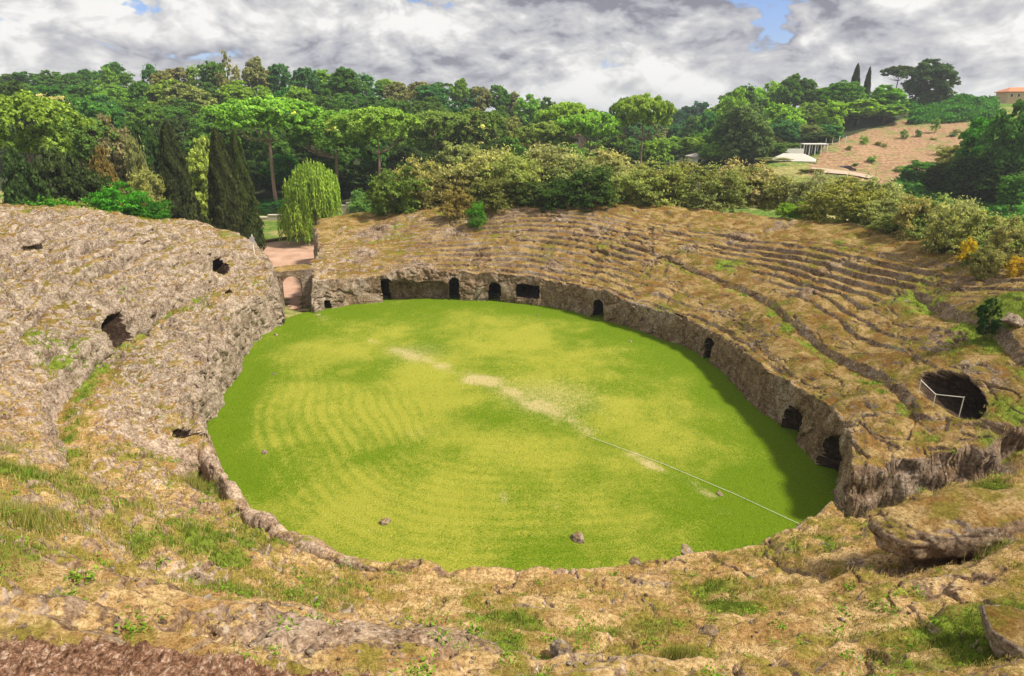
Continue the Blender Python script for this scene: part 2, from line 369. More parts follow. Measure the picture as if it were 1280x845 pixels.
disp = .9 * fbm(P3, 5.0, 3, seed=.7) * (.3 + .8 * left) + rocky * (.28 * (lump - .3) + .26 * (lump2 - .3) + .30 * (np.minimum(f2 - f1, .35) - .2) + .10 * np.minimum(g2 - g1, .3) + .40 * np.minimum(q2 - q1, .30) + .35 * (qid - .5) * sstep(.05, .25, q2 - q1))
disp = disp + .05 * fbm(P3, .22, 3, seed=2.2) * (.5 + rocky) + .10 * fbm(P3, 1.1, 3, seed=8.2)
crack = np.exp(-(fbm((X * 1.0, Y * 1.0, Z * 1.4), 1.8, 4, seed=21.0) / .018) ** 2); disp = disp + left * (.14 * (lump - .3) + .30 * fbm(P3, 1.6, 3, seed=41.0) + .16 * (billow(P3, .45, 2, .5, 3.0) - .3)); disp = disp - .38 * crack * np.clip(rocky, .2, 1)
blk1, blk2, blkid = cells(np.broadcast_to(np.concatenate([[0], np.cumsum(np.hypot(np.diff(CX + rr_ * np.cos(th)), np.diff(CY + rr_ * np.sin(th))))])[None, :], X.shape) + .3 * fbm(P3, .8, 2, seed=31), Z * .45 + .1 * fbm(P3, .8, 2, seed=33), .9, 9)
wrel = wall * (.30 * (blkid - .5) * sstep(.02, .12, blk2 - blk1) - .12 * (1 - sstep(.0, .07, blk2 - blk1)))
disp = disp * (1 - .45 * wall) + wrel * sstep(1.0, 0, S) * (near < .4)
X = X + nx * disp; Y = Y + ny * disp; Z = Z + nz * disp
# the cuts: entrance with the square behind it, and the passage on the right
cn = .5 * fbm((X, Y, Z), 1.6, 3, seed=3.3) + .25 * (billow((X, Y, Z), .7, 2) - .3)
sd = poly_sd(X, Y, PLAZA) + cn * sstep(0, 2, np.maximum(0, Y - 63)) + .5 * cn
Z = np.minimum(Z, -.3 + np.maximum(sd, 0) * 9)
sd = poly_sd(X, Y, PORTA) + .8 * cn
Z = np.minimum(Z, -.3 + np.maximum(sd, 0) * 8 + 4.6 * sstep(17.5, 22.5, X))
pm_ = sstep(-.15, .15, sd) * (1 - sstep(.5, 1.0, sd)); pd_ = .9 * (billow((X * .6, Y * .6, Z), 1.3, 4, .55, 6.0) - .3) + .3 * fbm((X, Y, Z), .5, 3, seed=8)
Y = Y - pm_ * pd_ * np.where(Y > 23.2, 1, -1); X = X + pm_ * .3 * pd_
sd3 = poly_sd(X, Y, PLAZA); pm_ = sstep(-.15, .15, sd3) * (1 - sstep(.5, 1.0, sd3)); X = X - pm_ * .8 * pd_ * np.where(X > -23, 1, -1)
# outer drop of the mass
dr = sstep(.80, .99, S / sm[None, :]); Z = Z * (1 - dr) - 1.5 * dr
# caves
mask = np.zeros(S.shape, np.float32); owner = np.zeros(S.shape, np.int16)
ux, uy = np.cos(TH), np.sin(TH)
sel_w = S < .6
arcpos = np.concatenate([[0], np.cumsum(np.hypot(np.diff(CX + rr_ * np.cos(th)), np.diff(CY + rr_ * np.sin(th))))])
wob = .22 * fbm((X, Y, Z), .5, 3, seed=7.1) + .34 * fbm((X, Y, Z), 1.5, 2, seed=7.7)
caves = []
def push(k, m, D, dz):
    global X, Y, Z, mask, owner
    X = X + ux * D * m; Y = Y + uy * D * m; Z = Z - dz * m
    owner = np.where(m > .12, k, owner).astype(np.int16); mask = np.maximum(mask, m)
kk = 0
CAVE_AT = []
for (pp, w, h, D, rd) in WALLCAVES:
    if w <= 0: continue
    kk += 1; c = at_z(*pp, 0); t, s = polar(c[0], c[1]); a = np.interp(t % (2 * np.pi), th, arcpos)
    da = (arcpos[None, :] - a) / (w / 2) + wob / (w / 2); zz = (Z + wob * .6)
    hh = np.where(np.abs(da) < 1, h * ((1 - rd * .55) + rd * .55 * np.sqrt(np.maximum(0, 1 - np.abs(da) ** 2.2))), h * (1 - rd * .55))
    m = (1 - sstep(1 - .10 / w, 1 + .12 / w, np.abs(da))) * (1 - sstep(hh - .06, hh + .07, zz)) * (S < .27) * sstep(-3, -.2, zz)
    push(kk, m * (.9 + .2 * vnoise(X * 2, Y * 2, Z * 2)), D, 0); CAVE_AT.append((kk, c))
for (pp, w, z0, z1, D) in WALLWIN:
    kk += 1; c = at_z(*pp, 0); t, s = polar(c[0], c[1]); a = np.interp(t % (2 * np.pi), th, arcpos)
    da = np.abs((arcpos[None, :] - a + wob) / (w / 2)); zz = Z + wob * .5
    m = (1 - sstep(.94, 1.06, da)) * sstep(z0 - .06, z0 + .06, zz) * (1 - sstep(z1 - .06, z1 + .06, zz)) * (S < .27)
    push(kk, m, D, 0); CAVE_AT.append((kk, c))
for (pp, wt, ws, D, dz) in PITS:
    if wt <= 0: continue
    kk += 1; c = hit(*pp); t, s = polar(c[0], c[1]); rad = rin(t) + s
    dt = (np.mod(TH - t + np.pi, 2 * np.pi) - np.pi) * rad
    q = np.hypot(dt / wt, (S - s) / ws) + wob * 1.2
    m = (1 - sstep(.78, 1.15, q)) * (S > .3); push(kk, m, D, dz); CAVE_AT.append((kk, c))
    if pp[0] == 1186: PIT_C = c
# surface attributes: how mossy, how green, how much dry straw
deg = np.degrees(TH) % 360
dgm = wn * ditch
n_big = fbm((X, Y, 0 * X), 3.2, 4, seed=11.0); n_sm = fbm((X, Y, Z), .8, 4, seed=12.0)
moss = per(TH, [(0, .80), (90, .72), (120, .55), (138, .40), (160, .38), (190, .40), (212, .46), (230, .62), (255, .68), (290, .74), (316, .80), (340, .82)]) + .9 * n_big + .5 * n_sm - .5 * wall - .35 * np.clip(disp, -.3, .3) * left
moss = moss - .75 * outc + .5 * dgm - .7 * wn * (1 - sstep(.6, .75, S))
green = .28 + 1.0 * n_big + .7 * n_sm + per(TH, [(0, .0), (60, -.12), (110, .02), (140, -.02), (200, .0), (235, .02), (300, .05), (330, .02)]) + .35 * dgm
for (tab, w), sg in zip(PATHS[:3], (1, .7, .8)):
    d = tab[:, 0]; ddd = np.where(d < 90, d + 360, d) if d.max() - d.min() > 180 else d; o = np.argsort(ddd)
    dg2 = np.where(deg < 90, deg + 360, deg) if d.max() - d.min() > 180 else deg
    sp = np.interp(dg2, ddd[o], tab[o, 1]); win = sstep(ddd.min() - 2, ddd.min() + 4, dg2) * (1 - sstep(ddd.max() - 3, ddd.max() + 2, dg2))
    on = np.exp(-((S - sp - w * .75) / .45) ** 2) * win
    moss = moss + .5 * on; green = green + .55 * on * sg * (.6 + 1.6 * n_sm)
for px, py, rx, rg in [(65, 437, 1.6, .8), (905, 330, 1.2, .6), (15, 600, .9, .45), (385, 752, .9, .4), (1085, 745, 1.2, .5), (1235, 400, 1.5, .6), (850, 812, .6, .6), (1200, 790, 1.2, .35), (300, 676, .4, .4), (325, 625, .4, .5), (1010, 352, 1.0, .3), (1250, 375, 1.2, .5), (285, 740, .5, .5), (150, 770, .8, .3), (1230, 625, .8, .4), (900, 760, .9, .3), (620, 770, .9, .3)]:
    c = hit(px, py); e = np.exp(-((X - c[0]) ** 2 + (Y - c[1]) ** 2) / rx ** 2); green = green + rg * e; moss = moss + .5 * e
for px, py, rx in [(140, 760, 1.1), (600, 815, 1.4), (330, 790, 1.0), (560, 800, 1.0), (1150, 740, .8), (420, 640, .7), (250, 640, 1.1), (270, 590, 1.2), (1010, 640, .8), (480, 800, 1.2), (420, 800, .9), (660, 760, .7), (730, 830, .9), (830, 730, .8), (950, 720, .6), (1080, 700, .7), (230, 700, 1.0), (60, 690, .9), (200, 560, 1.4)]:
    c = hit(px, py); e = np.exp(-((X - c[0]) ** 2 + (Y - c[1]) ** 2) / rx ** 2); moss = moss - .6 * e
nrow = X.shape[0]
V = np.stack([X, Y, Z], -1).reshape(-1, 3)
FQ = grid_faces(nrow, NC, True)
ow = owner.reshape(-1); fo = np.minimum.reduce([ow[FQ[:, i]] for i in range(4)])
fmax = np.maximum.reduce([ow[FQ[:, i]] for i in range(4)])
AT = {'moss': moss.ravel(), 'green': green.ravel(), 'left': left.ravel() + 0, 'near': near.ravel() + 0}

def make_tuff():
    t = NT('tuff_rock'); p = t.pos(); at = t.attr
    nf = t.noise(p, 9, 8, .72); nm = t.noise(p, 1.7, 6, .65); nb = t.noise(p, .35, 4, .6); nx_ = t.noise(p, 30, 5, .7)
    v = t.math('ADD', t.math('MULTIPLY', nf, .62), t.math('MULTIPLY', nm, .38))
    base = t.ramp(v, [(.32, (.035, .022, .014)), (.43, (.15, .105, .073)), (.50, (.29, .225, .168)), (.57, (.44, .36, .275)), (.66, (.66, .57, .45))])
    warm = t.ramp(v, [(.32, (.035, .02, .012)), (.44, (.12, .075, .043)), (.54, (.26, .18, .11)), (.66, (.47, .38, .27))])
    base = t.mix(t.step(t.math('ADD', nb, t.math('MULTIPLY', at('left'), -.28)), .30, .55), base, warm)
    lich = t.step(t.noise(p, 4.2, 6, .7), .57, .66); base = t.mix(t.math('MULTIPLY', lich, .55), base, (.56, .52, .43))
    dk = t.step(t.noise(p, 2.9, 7, .75, .4), .60, .72); base = t.mix(t.math('MULTIPLY', dk, .45), base, (.055, .045, .035))
    pits = t.step(t.vor(p, 7.5), .03, .22); base = t.mix(t.math('MULTIPLY', t.math('SUBTRACT', 1, pits), t.math('MULTIPLY', t.step(nm, .4, .6), .8)), base, (.06, .045, .035))
    # thin cover of dry grass and moss
    gv = t.math('ADD', t.math('MULTIPLY', nf, .6), t.math('MULTIPLY', nx_, .4))
    straw = t.ramp(gv, [(.32, (.07, .042, .018)), (.42, (.22, .145, .062)), (.52, (.43, .325, .165)), (.66, (.68, .58, .38))])
    rusty = t.ramp(gv, [(.30, (.05, .026, .009)), (.43, (.15, .08, .024)), (.55, (.27, .16, .05)), (.70, (.45, .31, .12))])
    cover = t.mix(t.math('MULTIPLY', t.step(t.noise(p, .8, 5, .6), .40, .62), t.math('SUBTRACT', 1, t.math('MULTIPLY', at('near'), .30))), straw, rusty)
    olive = t.ramp(gv, [(.30, (.045, .04, .009)), (.48, (.17, .145, .03)), (.68, (.38, .335, .09))])
    cover = t.mix(t.step(t.math('ADD', t.noise(p, 1.1, 5, .6), t.math('MULTIPLY', at('green'), .25)), .53, .70), cover, olive)
    grn = t.ramp(gv, [(.30, (.035, .06, .008)), (.5, (.15, .20, .022)), (.68, (.31, .37, .06))])
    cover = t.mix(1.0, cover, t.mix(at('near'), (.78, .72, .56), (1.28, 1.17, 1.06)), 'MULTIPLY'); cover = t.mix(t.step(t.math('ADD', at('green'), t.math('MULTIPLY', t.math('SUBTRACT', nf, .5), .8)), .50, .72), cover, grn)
    nz = t.n('ShaderNodeSeparateXYZ'); t.l(t.n('ShaderNodeNewGeometry').outputs['Normal'], nz.inputs[0])
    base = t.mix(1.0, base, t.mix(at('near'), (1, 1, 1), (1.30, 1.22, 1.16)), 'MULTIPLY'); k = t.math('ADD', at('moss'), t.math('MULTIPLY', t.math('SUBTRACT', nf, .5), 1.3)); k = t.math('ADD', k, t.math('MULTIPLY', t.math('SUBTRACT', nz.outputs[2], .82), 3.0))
    col = t.mix(t.step(k, .34, .62), base, cover)
    h = t.math('ADD', t.math('MULTIPLY', nf, .7), t.math('MULTIPLY', pits, .25)); h = t.math('ADD', h, t.math('MULTIPLY', nx_, .3))
    b = t.bump(h, .75, .12); b = t.bump(t.noise(p, 60, 3, .7), .4, .02, b)
    t.bsdf(col, .95, b, .08); return t.m
TUFF = make_tuff()
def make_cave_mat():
    t = NT('cave_shade_tuff'); p = t.pos(); n = t.noise(p, 5, 7, .7)
    c = t.ramp(n, [(.3, (.012, .008, .006)), (.5, (.045, .028, .019)), (.7, (.11, .072, .046))])  # tuff darkened to near black: the caves' deep shade painted into the colour
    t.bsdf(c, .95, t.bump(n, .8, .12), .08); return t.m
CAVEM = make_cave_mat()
def submesh(name, sel, mat, parent, smooth=True):
    f = FQ[sel]; u, inv = np.unique(f, return_inverse=True)
    me = mesh_np(name, V[u], inv.reshape(f.shape)[:, ::-1], smooth, {k: a[u] for k, a in AT.items()})
    return obj(name, me, mat, parent)
amph = empty('amphitheatre', (0, 0, 0))
tag(amph, 'rock-cut tuff amphitheatre with worn mossy tiers around an oval grass arena', 'amphitheatre')
cave_face = fmax > 0
bounds = NW - 2
row = np.repeat(np.arange(nrow - 1), NC)
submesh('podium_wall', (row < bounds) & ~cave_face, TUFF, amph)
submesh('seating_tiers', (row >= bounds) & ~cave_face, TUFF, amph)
CAVE_LABEL = {}
def outcrop():
    c = hit(1258, 666); n = 150; u, v = np.meshgrid(np.linspace(0, 2 * np.pi, n, endpoint=False), np.linspace(-1, 1, 90)); q = np.sqrt(np.maximum(0, 1 - v * v)); P_ = [np.cos(u) * q, np.sin(u) * q, v]
    sg = lambda a, k: np.sign(a) * np.abs(a) ** k
    x = sg(P_[0], .8) * 3.0; y = sg(P_[1], .85) * 1.0; z = np.where(v > 0, sg(v, .75) * .85, sg(v, .6) * .42); z = z + .28 * (y > 0) * y * .6 + .10 * x
    W_ = (x + c[0], y + c[1], z + c[2]); d = .55 * fbm(W_, 1.6, 4, seed=61) + .35 * (billow(W_, .8, 3, .55, 62) - .3) + .08 * fbm(W_, .2, 3, seed=63)
    x = x + P_[0] * d; y = y + P_[1] * d; z = z + P_[2] * d * .8
    V_ = np.stack([x + c[0], y + c[1] + .75, z + c[2] - .42], -1).reshape(-1, 3); k = len(V_)
    obj('rock_outcrop', mesh_np('rock_outcrop', V_, grid_faces(90, n, True), True, {'moss': (.85 + .6 * fbm((V_[:, 0], V_[:, 1], V_[:, 2]), 1.0, 3)), 'green': np.full(k, .3), 'left': np.full(k, .1), 'near': np.full(k, .3)}), TUFF, amph)
outcrop()
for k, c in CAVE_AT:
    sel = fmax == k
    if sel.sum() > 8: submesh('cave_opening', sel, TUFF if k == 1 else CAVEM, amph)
# the arched gateway left standing in the rock at the entrance
def gateway():
    m = []; w0, w1, zt_ = -1.9, 2.2, 3.7; ow_, oh = .84, 3.15
    nA = 40; ang = np.linspace(0, np.pi, nA)
    inner = [(ow_, -.3)] + [(ow_ * math.cos(a), oh - ow_ + ow_ * math.sin(a)) for a in ang] + [(-ow_, -.3)]
    inner = np.array(inner)
    # outer outline, sampled to match the inner one
    outer = []
    for x, z in inner:
        if z <= oh - ow_: outer.append((w1 if x > 0 else w0, z))
        else:
            a = math.atan2(z - (oh - ow_), x); ca, sa = math.cos(a), math.sin(a); kx = (w1 if ca > 0 else -w0) / max(abs(ca), 1e-6); kz = (zt_ - oh + ow_) / max(sa, 1e-6)
            k_ = min(kx, kz); outer.append((ca * k_, oh - ow_ + sa * k_))
    outer = np.array(outer); nb = 14; nd = 24; rows_ = []
    for side, y in ((0, 0.0),):
        pass
    ring = []
    def lay(f, y): return np.concatenate([(inner * (1 - f) + outer * f)[:, :1], np.full((len(inner), 1), y), (inner * (1 - f) + outer * f)[:, 1:]], 1)
    prof = [lay(f, -.3) for f in np.linspace(1, 0, nb)] + [lay(0, y) for y in np.linspace(-.3, 2.2, nd)[1:]] + [lay(f, 2.2) for f in np.linspace(0, 1, nb)[1:]] + [lay(1, y) for y in np.linspace(2.2, -.3, nd)[1:-1]]
    G = np.stack(prof)                                   # rows x points x 3
    gx, gy, gz = G[..., 0], G[..., 1], G[..., 2]
    wx = DOOR[0] + DAX[1] * gx + DAX[0] * gy; wy = DOOR[1] - DAX[0] * gx + DAX[1] * gy
    d = .5 * (billow((wx, wy, gz), 1.1, 3, .55, 2.0) - .3) + .25 * fbm((wx, wy, gz), 2.0, 3, seed=5)
    inside = (np.abs(gx) < ow_ + .05) & (gz < oh + .05)
    sc_ = np.where(inside, .15, 1.0) * d
    wx = wx + sc_ * .6; wy = wy + sc_ * .5; gz = gz + np.where(inside, 0, d * .6) * (gz > .2)
    V_ = np.stack([wx, wy, gz], -1).reshape(-1, 3); F_ = grid_faces(len(prof) , G.shape[1])
    n_ = len(prof); P_ = G.shape[1]; j = np.arange(P_ - 1)
    F_ = np.concatenate([F_, np.stack([(n_ - 1) * P_ + j, (n_ - 1) * P_ + j + 1, j + 1, j], -1)])
    nn = len(V_)
    return obj('arched_gateway', mesh_np('arched_gateway', V_, F_, True, {'moss': np.full(nn, .22), 'green': np.full(nn, .2), 'left': np.full(nn, .5), 'near': np.zeros(nn)}), TUFF, amph)
gateway()
# ------------------------------------------------------------ terrain outside, lawn, square, road
tc = [(-29, 80, 0), (-29, 100, 0), (-45, 95, 0), (-60, 90, 1), (-26, 70, 0), (-15, 100, .5), (-45, 60, 2), (-60, 40, 5), (-70, 70, 2), (-34, 112, .6), (-20, 118, .8), (-60, 118, 1.5), (-90, 100, 4),
      (0, 100, 1), (20, 110, -1), (50, 110, 1.5), (35, 80, 2), (48, 62, 3), (55, 40, 5), (55, 10, 7), (0, 60, 0), (0, 40, 0), (-10, 30, 0), (10, 30, 0), (0, 20, 0), (20, 22, 0), (-25, 40, 0), (0, -30, 8), (-40, -20, 9), (40, -20, 9), (0, -100, 12),
      (-110, 135, 6), (-70, 140, 4), (-40, 140, 3), (-10, 140, 1.5), (20, 150, -2), (45, 150, -1),
      (-140, 200, 19), (-100, 200, 18.5), (-50, 205, 19), (-20, 210, 17), (0, 220, 12), (20, 240, 8), (50, 260, 1), (70, 250, 1), (35, 200, 0), (60, 180, 0),
      (-140, 320, 22), (-40, 320, 20), (40, 330, 12), (100, 330, 10), (-200, 250, 20), (-260, 330, 22), (0, 420, 12), (200, 420, 18), (-200, 450, 22), (300, 300, 22), (400, 100, 15), (-400, 100, 15), (-300, 0, 14), (300, 0, 12)]
for px, py, Y_ in [(1080, 218, 150), (1180, 200, 158), (1120, 190, 170), (1180, 165, 190), (1120, 158, 200), (1210, 148, 205), (1040, 180, 172), (1000, 212, 150), (940, 205, 140), (880, 196, 165), (1225, 250, 105), (1260, 262, 95), (1170, 246, 110)]:
    tc.append(tuple(at_y(px, py, Y_)))
tc += [tuple(at_y(1240, 128, 240)[:2]) + (21.,), tuple(at_y(1080, 130, 225)[:2]) + (18.5,), tuple(at_y(960, 130, 235)[:2]) + (15.,), tuple(at_y(1180, 120, 230)[:2]) + (21.,), tuple(at_y(1279, 200, 120)[:2]) + (7.,)]
_tz = TPS(tc, 2.0)
FAR_D = 330.0
def TZ(x, y):
    x = np.asarray(x, float); y = np.asarray(y, float)
    z = np.clip(_tz(x, y), -4, 26); d = np.hypot(x, y - 40)
    k = sstep(260, 520, d); z = z * (1 - k) + 12 * k
    t, s = polar(x, y); f = 1 - sstep(20, 34, s); f = np.maximum(f, 1 - sstep(0, 9, poly_sd(x, y, [(-24, 60), (-24, 74), (-26, 108), (-52, 108), (-56, 78), (-34, 66)])))
    return z * (1 - f) + (-.03) * f
def make_terrain_mat():
    t = NT('meadow_soil'); p = t.pos(); a = t.noise(p, .12, 6, .6); b = t.noise(p, 1.3, 6, .7)
    g = t.ramp(b, [(.3, (.04, .07, .012)), (.5, (.10, .17, .025)), (.7, (.20, .27, .05))])
    e = t.ramp(b, [(.3, (.14, .06, .038)), (.5, (.30, .155, .10)), (.7, (.47, .32, .225))])
    dry = t.ramp(b, [(.3, (.14, .12, .04)), (.6, (.36, .32, .12))])
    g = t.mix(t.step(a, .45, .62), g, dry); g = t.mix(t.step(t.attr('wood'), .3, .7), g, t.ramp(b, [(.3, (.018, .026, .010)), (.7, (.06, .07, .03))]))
    w = t.n('ShaderNodeTexWave', wave_type='BANDS', bands_direction='Y'); t.l(t.scale(p, (.12, 1, 1)), w.inputs[0]); w.inputs['Scale'].default_value = .18; w.inputs['Distortion'].default_value = 3; w.inputs['Detail'].default_value = 3
    fld = t.mix(t.math('MULTIPLY', t.step(t.math('ADD', t.math('MULTIPLY', w.outputs['Fac'], .5), t.math('MULTIPLY', b, .5)), .5, .62), .6), e, dry)
    fld = t.mix(t.math('MULTIPLY', t.step(t.noise(p, .16, 5, .65), .50, .62), .75), fld, t.ramp(b, [(.3, (.06, .09, .02)), (.6, (.22, .25, .07))])); col = t.mix(t.step(t.math('ADD', t.attr('field'), t.math('MULTIPLY', t.math('SUBTRACT', b, .5), .7)), .4, .6), g, fld)
    t.bsdf(col, .95, t.bump(b, .6, .4), .1); return t.m
ang = np.linspace(R(-180), R(180), 361)[:-1]; rad = np.concatenate([[0.5], np.geomspace(6, 700, 230), [1000, 1600, 2600, 4200]])
GX = np.sin(ang)[None, :] * rad[:, None]; GY = np.cos(ang)[None, :] * rad[:, None]
# finer in the view
ang = np.concatenate([np.linspace(-180, -52, 60), np.linspace(-51.6, 51.6, 420), np.linspace(52, 179, 60)]) * math.pi / 180
GX = np.sin(ang)[None, :] * rad[:, None]; GY = np.cos(ang)[None, :] * rad[:, None]
GZ = TZ(GX, GY)
rough_ = 1 - np.maximum(1 - sstep(22, 36, polar(GX, GY)[1]), 0)

FP = [at_y(a, b, c)[:2] for a, b, c in [(1016, 214, 156), (1026, 196, 165), (1055, 172, 186), (1120, 152, 204), (1215, 146, 208), (1200, 185, 170), (1165, 214, 150), (1120, 234, 138), (1050, 232, 140)]]
FP = [hit(a, b, TZ, 300)[:2] for a, b in [(1012, 206), (1024, 190), (1055, 172), (1120, 152), (1215, 146), (1200, 185), (1165, 212), (1150, 240), (1060, 240), (1010, 222)]]
field = 1 - sstep(-3, 3, poly_sd(GX, GY, FP))
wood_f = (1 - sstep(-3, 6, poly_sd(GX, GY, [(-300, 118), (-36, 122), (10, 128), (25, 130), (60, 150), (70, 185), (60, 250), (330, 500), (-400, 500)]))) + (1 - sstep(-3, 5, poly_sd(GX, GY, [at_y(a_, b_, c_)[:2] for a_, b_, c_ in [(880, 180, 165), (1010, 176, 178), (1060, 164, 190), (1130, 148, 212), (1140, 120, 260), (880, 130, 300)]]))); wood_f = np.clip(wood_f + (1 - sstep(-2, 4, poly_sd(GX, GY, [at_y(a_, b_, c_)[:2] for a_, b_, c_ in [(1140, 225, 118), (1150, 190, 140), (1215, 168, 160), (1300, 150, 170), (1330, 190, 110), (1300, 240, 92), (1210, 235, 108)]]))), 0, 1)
GZ = GZ + rough_ * (1 - sstep(-12, 2, -poly_sd(GX, GY, FP))) * (1.2 * fbm((GX, GY, 0 * GX), 14, 4)) * sstep(0, 1.5, GZ) + field * (.35 * np.round((GZ + .6 * fbm((GX, GY, 0 * GX), 12, 3)) / 1.1) * 1.1 - .35 * GZ)
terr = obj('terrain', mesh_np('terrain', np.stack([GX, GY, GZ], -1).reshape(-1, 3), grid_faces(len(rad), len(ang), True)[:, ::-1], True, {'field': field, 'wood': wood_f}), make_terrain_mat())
tag(terr, 'green meadow and terraced bare earth hillside around the amphitheatre', 'terrain', kind='structure')

# the lawn of the arena
n = 330; gx, gy = np.meshgrid(np.linspace(-25, 22, n), np.linspace(17, 64, n))
LZ = .012 + .05 * fbm((gx, gy, 0 * gx), 3, 3)
t_, s_ = polar(gx, gy)
LZ = LZ + .10 * sstep(-1.2, .1, s_)
def seg_d(pix):
    P = np.array([at_z(*q, 0)[:2] for q in pix]); d = np.full(gx.shape, 1e9)
    for a, b in zip(P[:-1], P[1:]):
        e = b - a; h = np.clip(((gx - a[0]) * e[0] + (gy - a[1]) * e[1]) / (e @ e), 0, 1); d = np.minimum(d, np.hypot(gx - a[0] - e[0] * h, gy - a[1] - e[1] * h))
    return d
nb_ = fbm((gx, gy, 0 * gx), 4.5, 4, seed=3); ns_ = fbm((gx, gy, 0 * gx), 1.2, 4, seed=4)
worn = .33 * np.exp(-(seg_d([(390, 388), (430, 415), (520, 447), (600, 475), (690, 515), (740, 545)]) / .8) ** 2) * (.25 + 2.2 * (ns_ + .2)) + .9 * np.exp(-(seg_d([(790, 568), (840, 595), (890, 618)]) / .55) ** 2) * (.6 + 1.2 * ns_)
def blob(px, py, rx, ry, h):
    c = at_z(px, py, 0); return h * np.exp(-(((gx - c[0]) / rx) ** 2 + ((gy - c[1]) / ry) ** 2))
worn = worn + blob(600, 475, 1.2, .7, .8) + blob(630, 622, .5, .9, .5) + blob(520, 540, 1.6, 1.6, .28) + blob(690, 632, 1.0, 1.0, .35) + blob(710, 505, 4.6, 4.2, .36) + blob(650, 480, 6, 4, .26) + blob(525, 440, 4, 4, .42) + blob(600, 560, 7, 3, .12) + blob(905, 640, 1.2, .8, .3)
dry = .44 + 1.5 * nb_ + .7 * ns_ - .55 * sstep(-4.5, -.3, s_) * (np.sin(np.radians(np.degrees(t_) - 0)) > -.9) + .18 * blob(620, 480, 14, 14, 1)
right = per(t_, [(0, 1), (60, .7), (100, .6), (140, .35), (180, .2), (230, 0), (290, .0), (312, .9), (340, 1)])
dry = dry - .42 * right * sstep(-11, -3, s_)
off = -s_ + .5 * fbm((gx, gy, 0 * gx), 6, 2, seed=7)
tr = np.sin(off * 2 * np.pi / .78 + 1.8 * fbm((gx, gy, 0 * gx), 5, 2, seed=17)); trm = per(t_, [(150, .0), (180, .75), (205, 1), (240, 1), (262, .7), (290, .5), (310, .1), (60, 0)]) * sstep(1.5, 3, off) * (1 - sstep(10.5, 15, off)) * np.clip(.75 + 1.8 * nb_, .15, 1.2)
dry = dry + .32 * tr * trm * np.clip(.7 + 2.5 * ns_, 0, 1.4)
keep = s_ < .9
fq = grid_faces(n, n); kv = keep.ravel(); fq = fq[kv[fq].all(1)]; u, inv = np.unique(fq, return_inverse=True)
def make_lawn():
    t = NT('arena_grass'); p = t.pos(); f = t.noise(p, 14, 6, .75); m = t.noise(p, 2.4, 5, .65); f2_ = t.noise(p, 45, 3, .7)
    gv = t.math('ADD', t.math('MULTIPLY', f, .6), t.math('MULTIPLY', f2_, .4))
    grn = t.ramp(gv, [(.3, (.030, .068, .003)), (.5, (.105, .175, .005)), (.7, (.24, .31, .024))])
    yel = t.ramp(gv, [(.3, (.12, .145, .007)), (.5, (.275, .285, .028)), (.7, (.50, .48, .13))])
    straw = t.ramp(gv, [(.3, (.20, .16, .05)), (.5, (.44, .36, .16)), (.7, (.66, .57, .34))])
    d = t.math('ADD', t.attr('dry'), t.math('MULTIPLY', t.math('SUBTRACT', m, .5), .9))
    d = t.math('ADD', d, t.math('MULTIPLY', t.math('SUBTRACT', f, .5), 1.6)); d = t.math('ADD', d, t.math('MULTIPLY', t.math('SUBTRACT', t.noise(p, 5.5, 4, .6), .5), .9)); c = t.mix(t.step(d, -.10, 1.0), grn, yel)
    w = t.math('ADD', t.attr('worn'), t.math('MULTIPLY', t.math('SUBTRACT', f, .5), 1.0)); w = t.math('ADD', w, t.math('MULTIPLY', t.math('SUBTRACT', m, .5), .5))
    c = t.mix(t.math('MULTIPLY', t.step(w, .28, .80), .85), c, straw)
    b = t.bump(gv, .8, .10); t.bsdf(c, .95, b, .05); return t.m
def lawn_blades():
    n_ = 60000; x = rng.uniform(-22, 18, n_); y = rng.uniform(17, 62, n_); t1, s1 = polar(x, y); k = (s1 < -.05) & (rng.random(n_) < np.clip(30 / np.hypot(x, y), .3, 1)); x = x[k]; y = y[k]; s1 = s1[k]; n_ = len(x)
    clump = fbm((x, y, 0 * x), 1.6, 3, seed=71); dr_ = .44 + 1.5 * fbm((x, y, 0 * x), 4.5, 4, seed=3); h = (.04 + .10 * rng.random(n_) ** 2) * (1 + 2 * np.clip(clump, 0, 1)) * (1 + .8 * sstep(-1.2, -.1, s1)); az = rng.uniform(0, 6.28, n_); ln = rng.uniform(.2, 1.2, n_)
    b_ = np.stack([x, y, np.full(n_, .03)], 1); tp = b_ + np.stack([np.cos(az) * ln, np.sin(az) * ln, np.ones(n_)], 1) * h[:, None]; sd_ = np.stack([-np.sin(az + 1), np.cos(az + 1), 0 * az], 1) * .014
    V_ = np.stack([b_ - sd_, b_ + sd_, tp], 1).reshape(-1, 3)
    t = NT('lawn_blades'); c = t.ramp(t.attr('hue'), [(0, (.13, .25, .012)), (.45, (.30, .37, .03)), (.75, (.55, .52, .10)), (1, (.75, .68, .38))]); d = t.n('ShaderNodeBsdfDiffuse'); t.l(c, d.inputs[0]); tr_ = t.n('ShaderNodeBsdfTranslucent'); t.l(c, tr_.inputs[0]); m = t.n('ShaderNodeMixShader'); m.inputs[0].default_value = .35; t.l(d.outputs[0], m.inputs[1]); t.l(tr_.outputs[0], m.inputs[2]); t.l(m.outputs[0], t.out.inputs[0])
    tag(obj('lawn_grass', mesh_np('lawn_grass', V_, np.arange(3 * n_).reshape(-1, 3), False, None, {'hue': np.clip(dr_ * .7 + rng.normal(0, .22, n_) - .35 * sstep(-4, -.3, s1), 0, 1)}), t.m), 'short mown grass blades growing on the arena lawn', 'grass', kind='stuff')
lawn_blades()
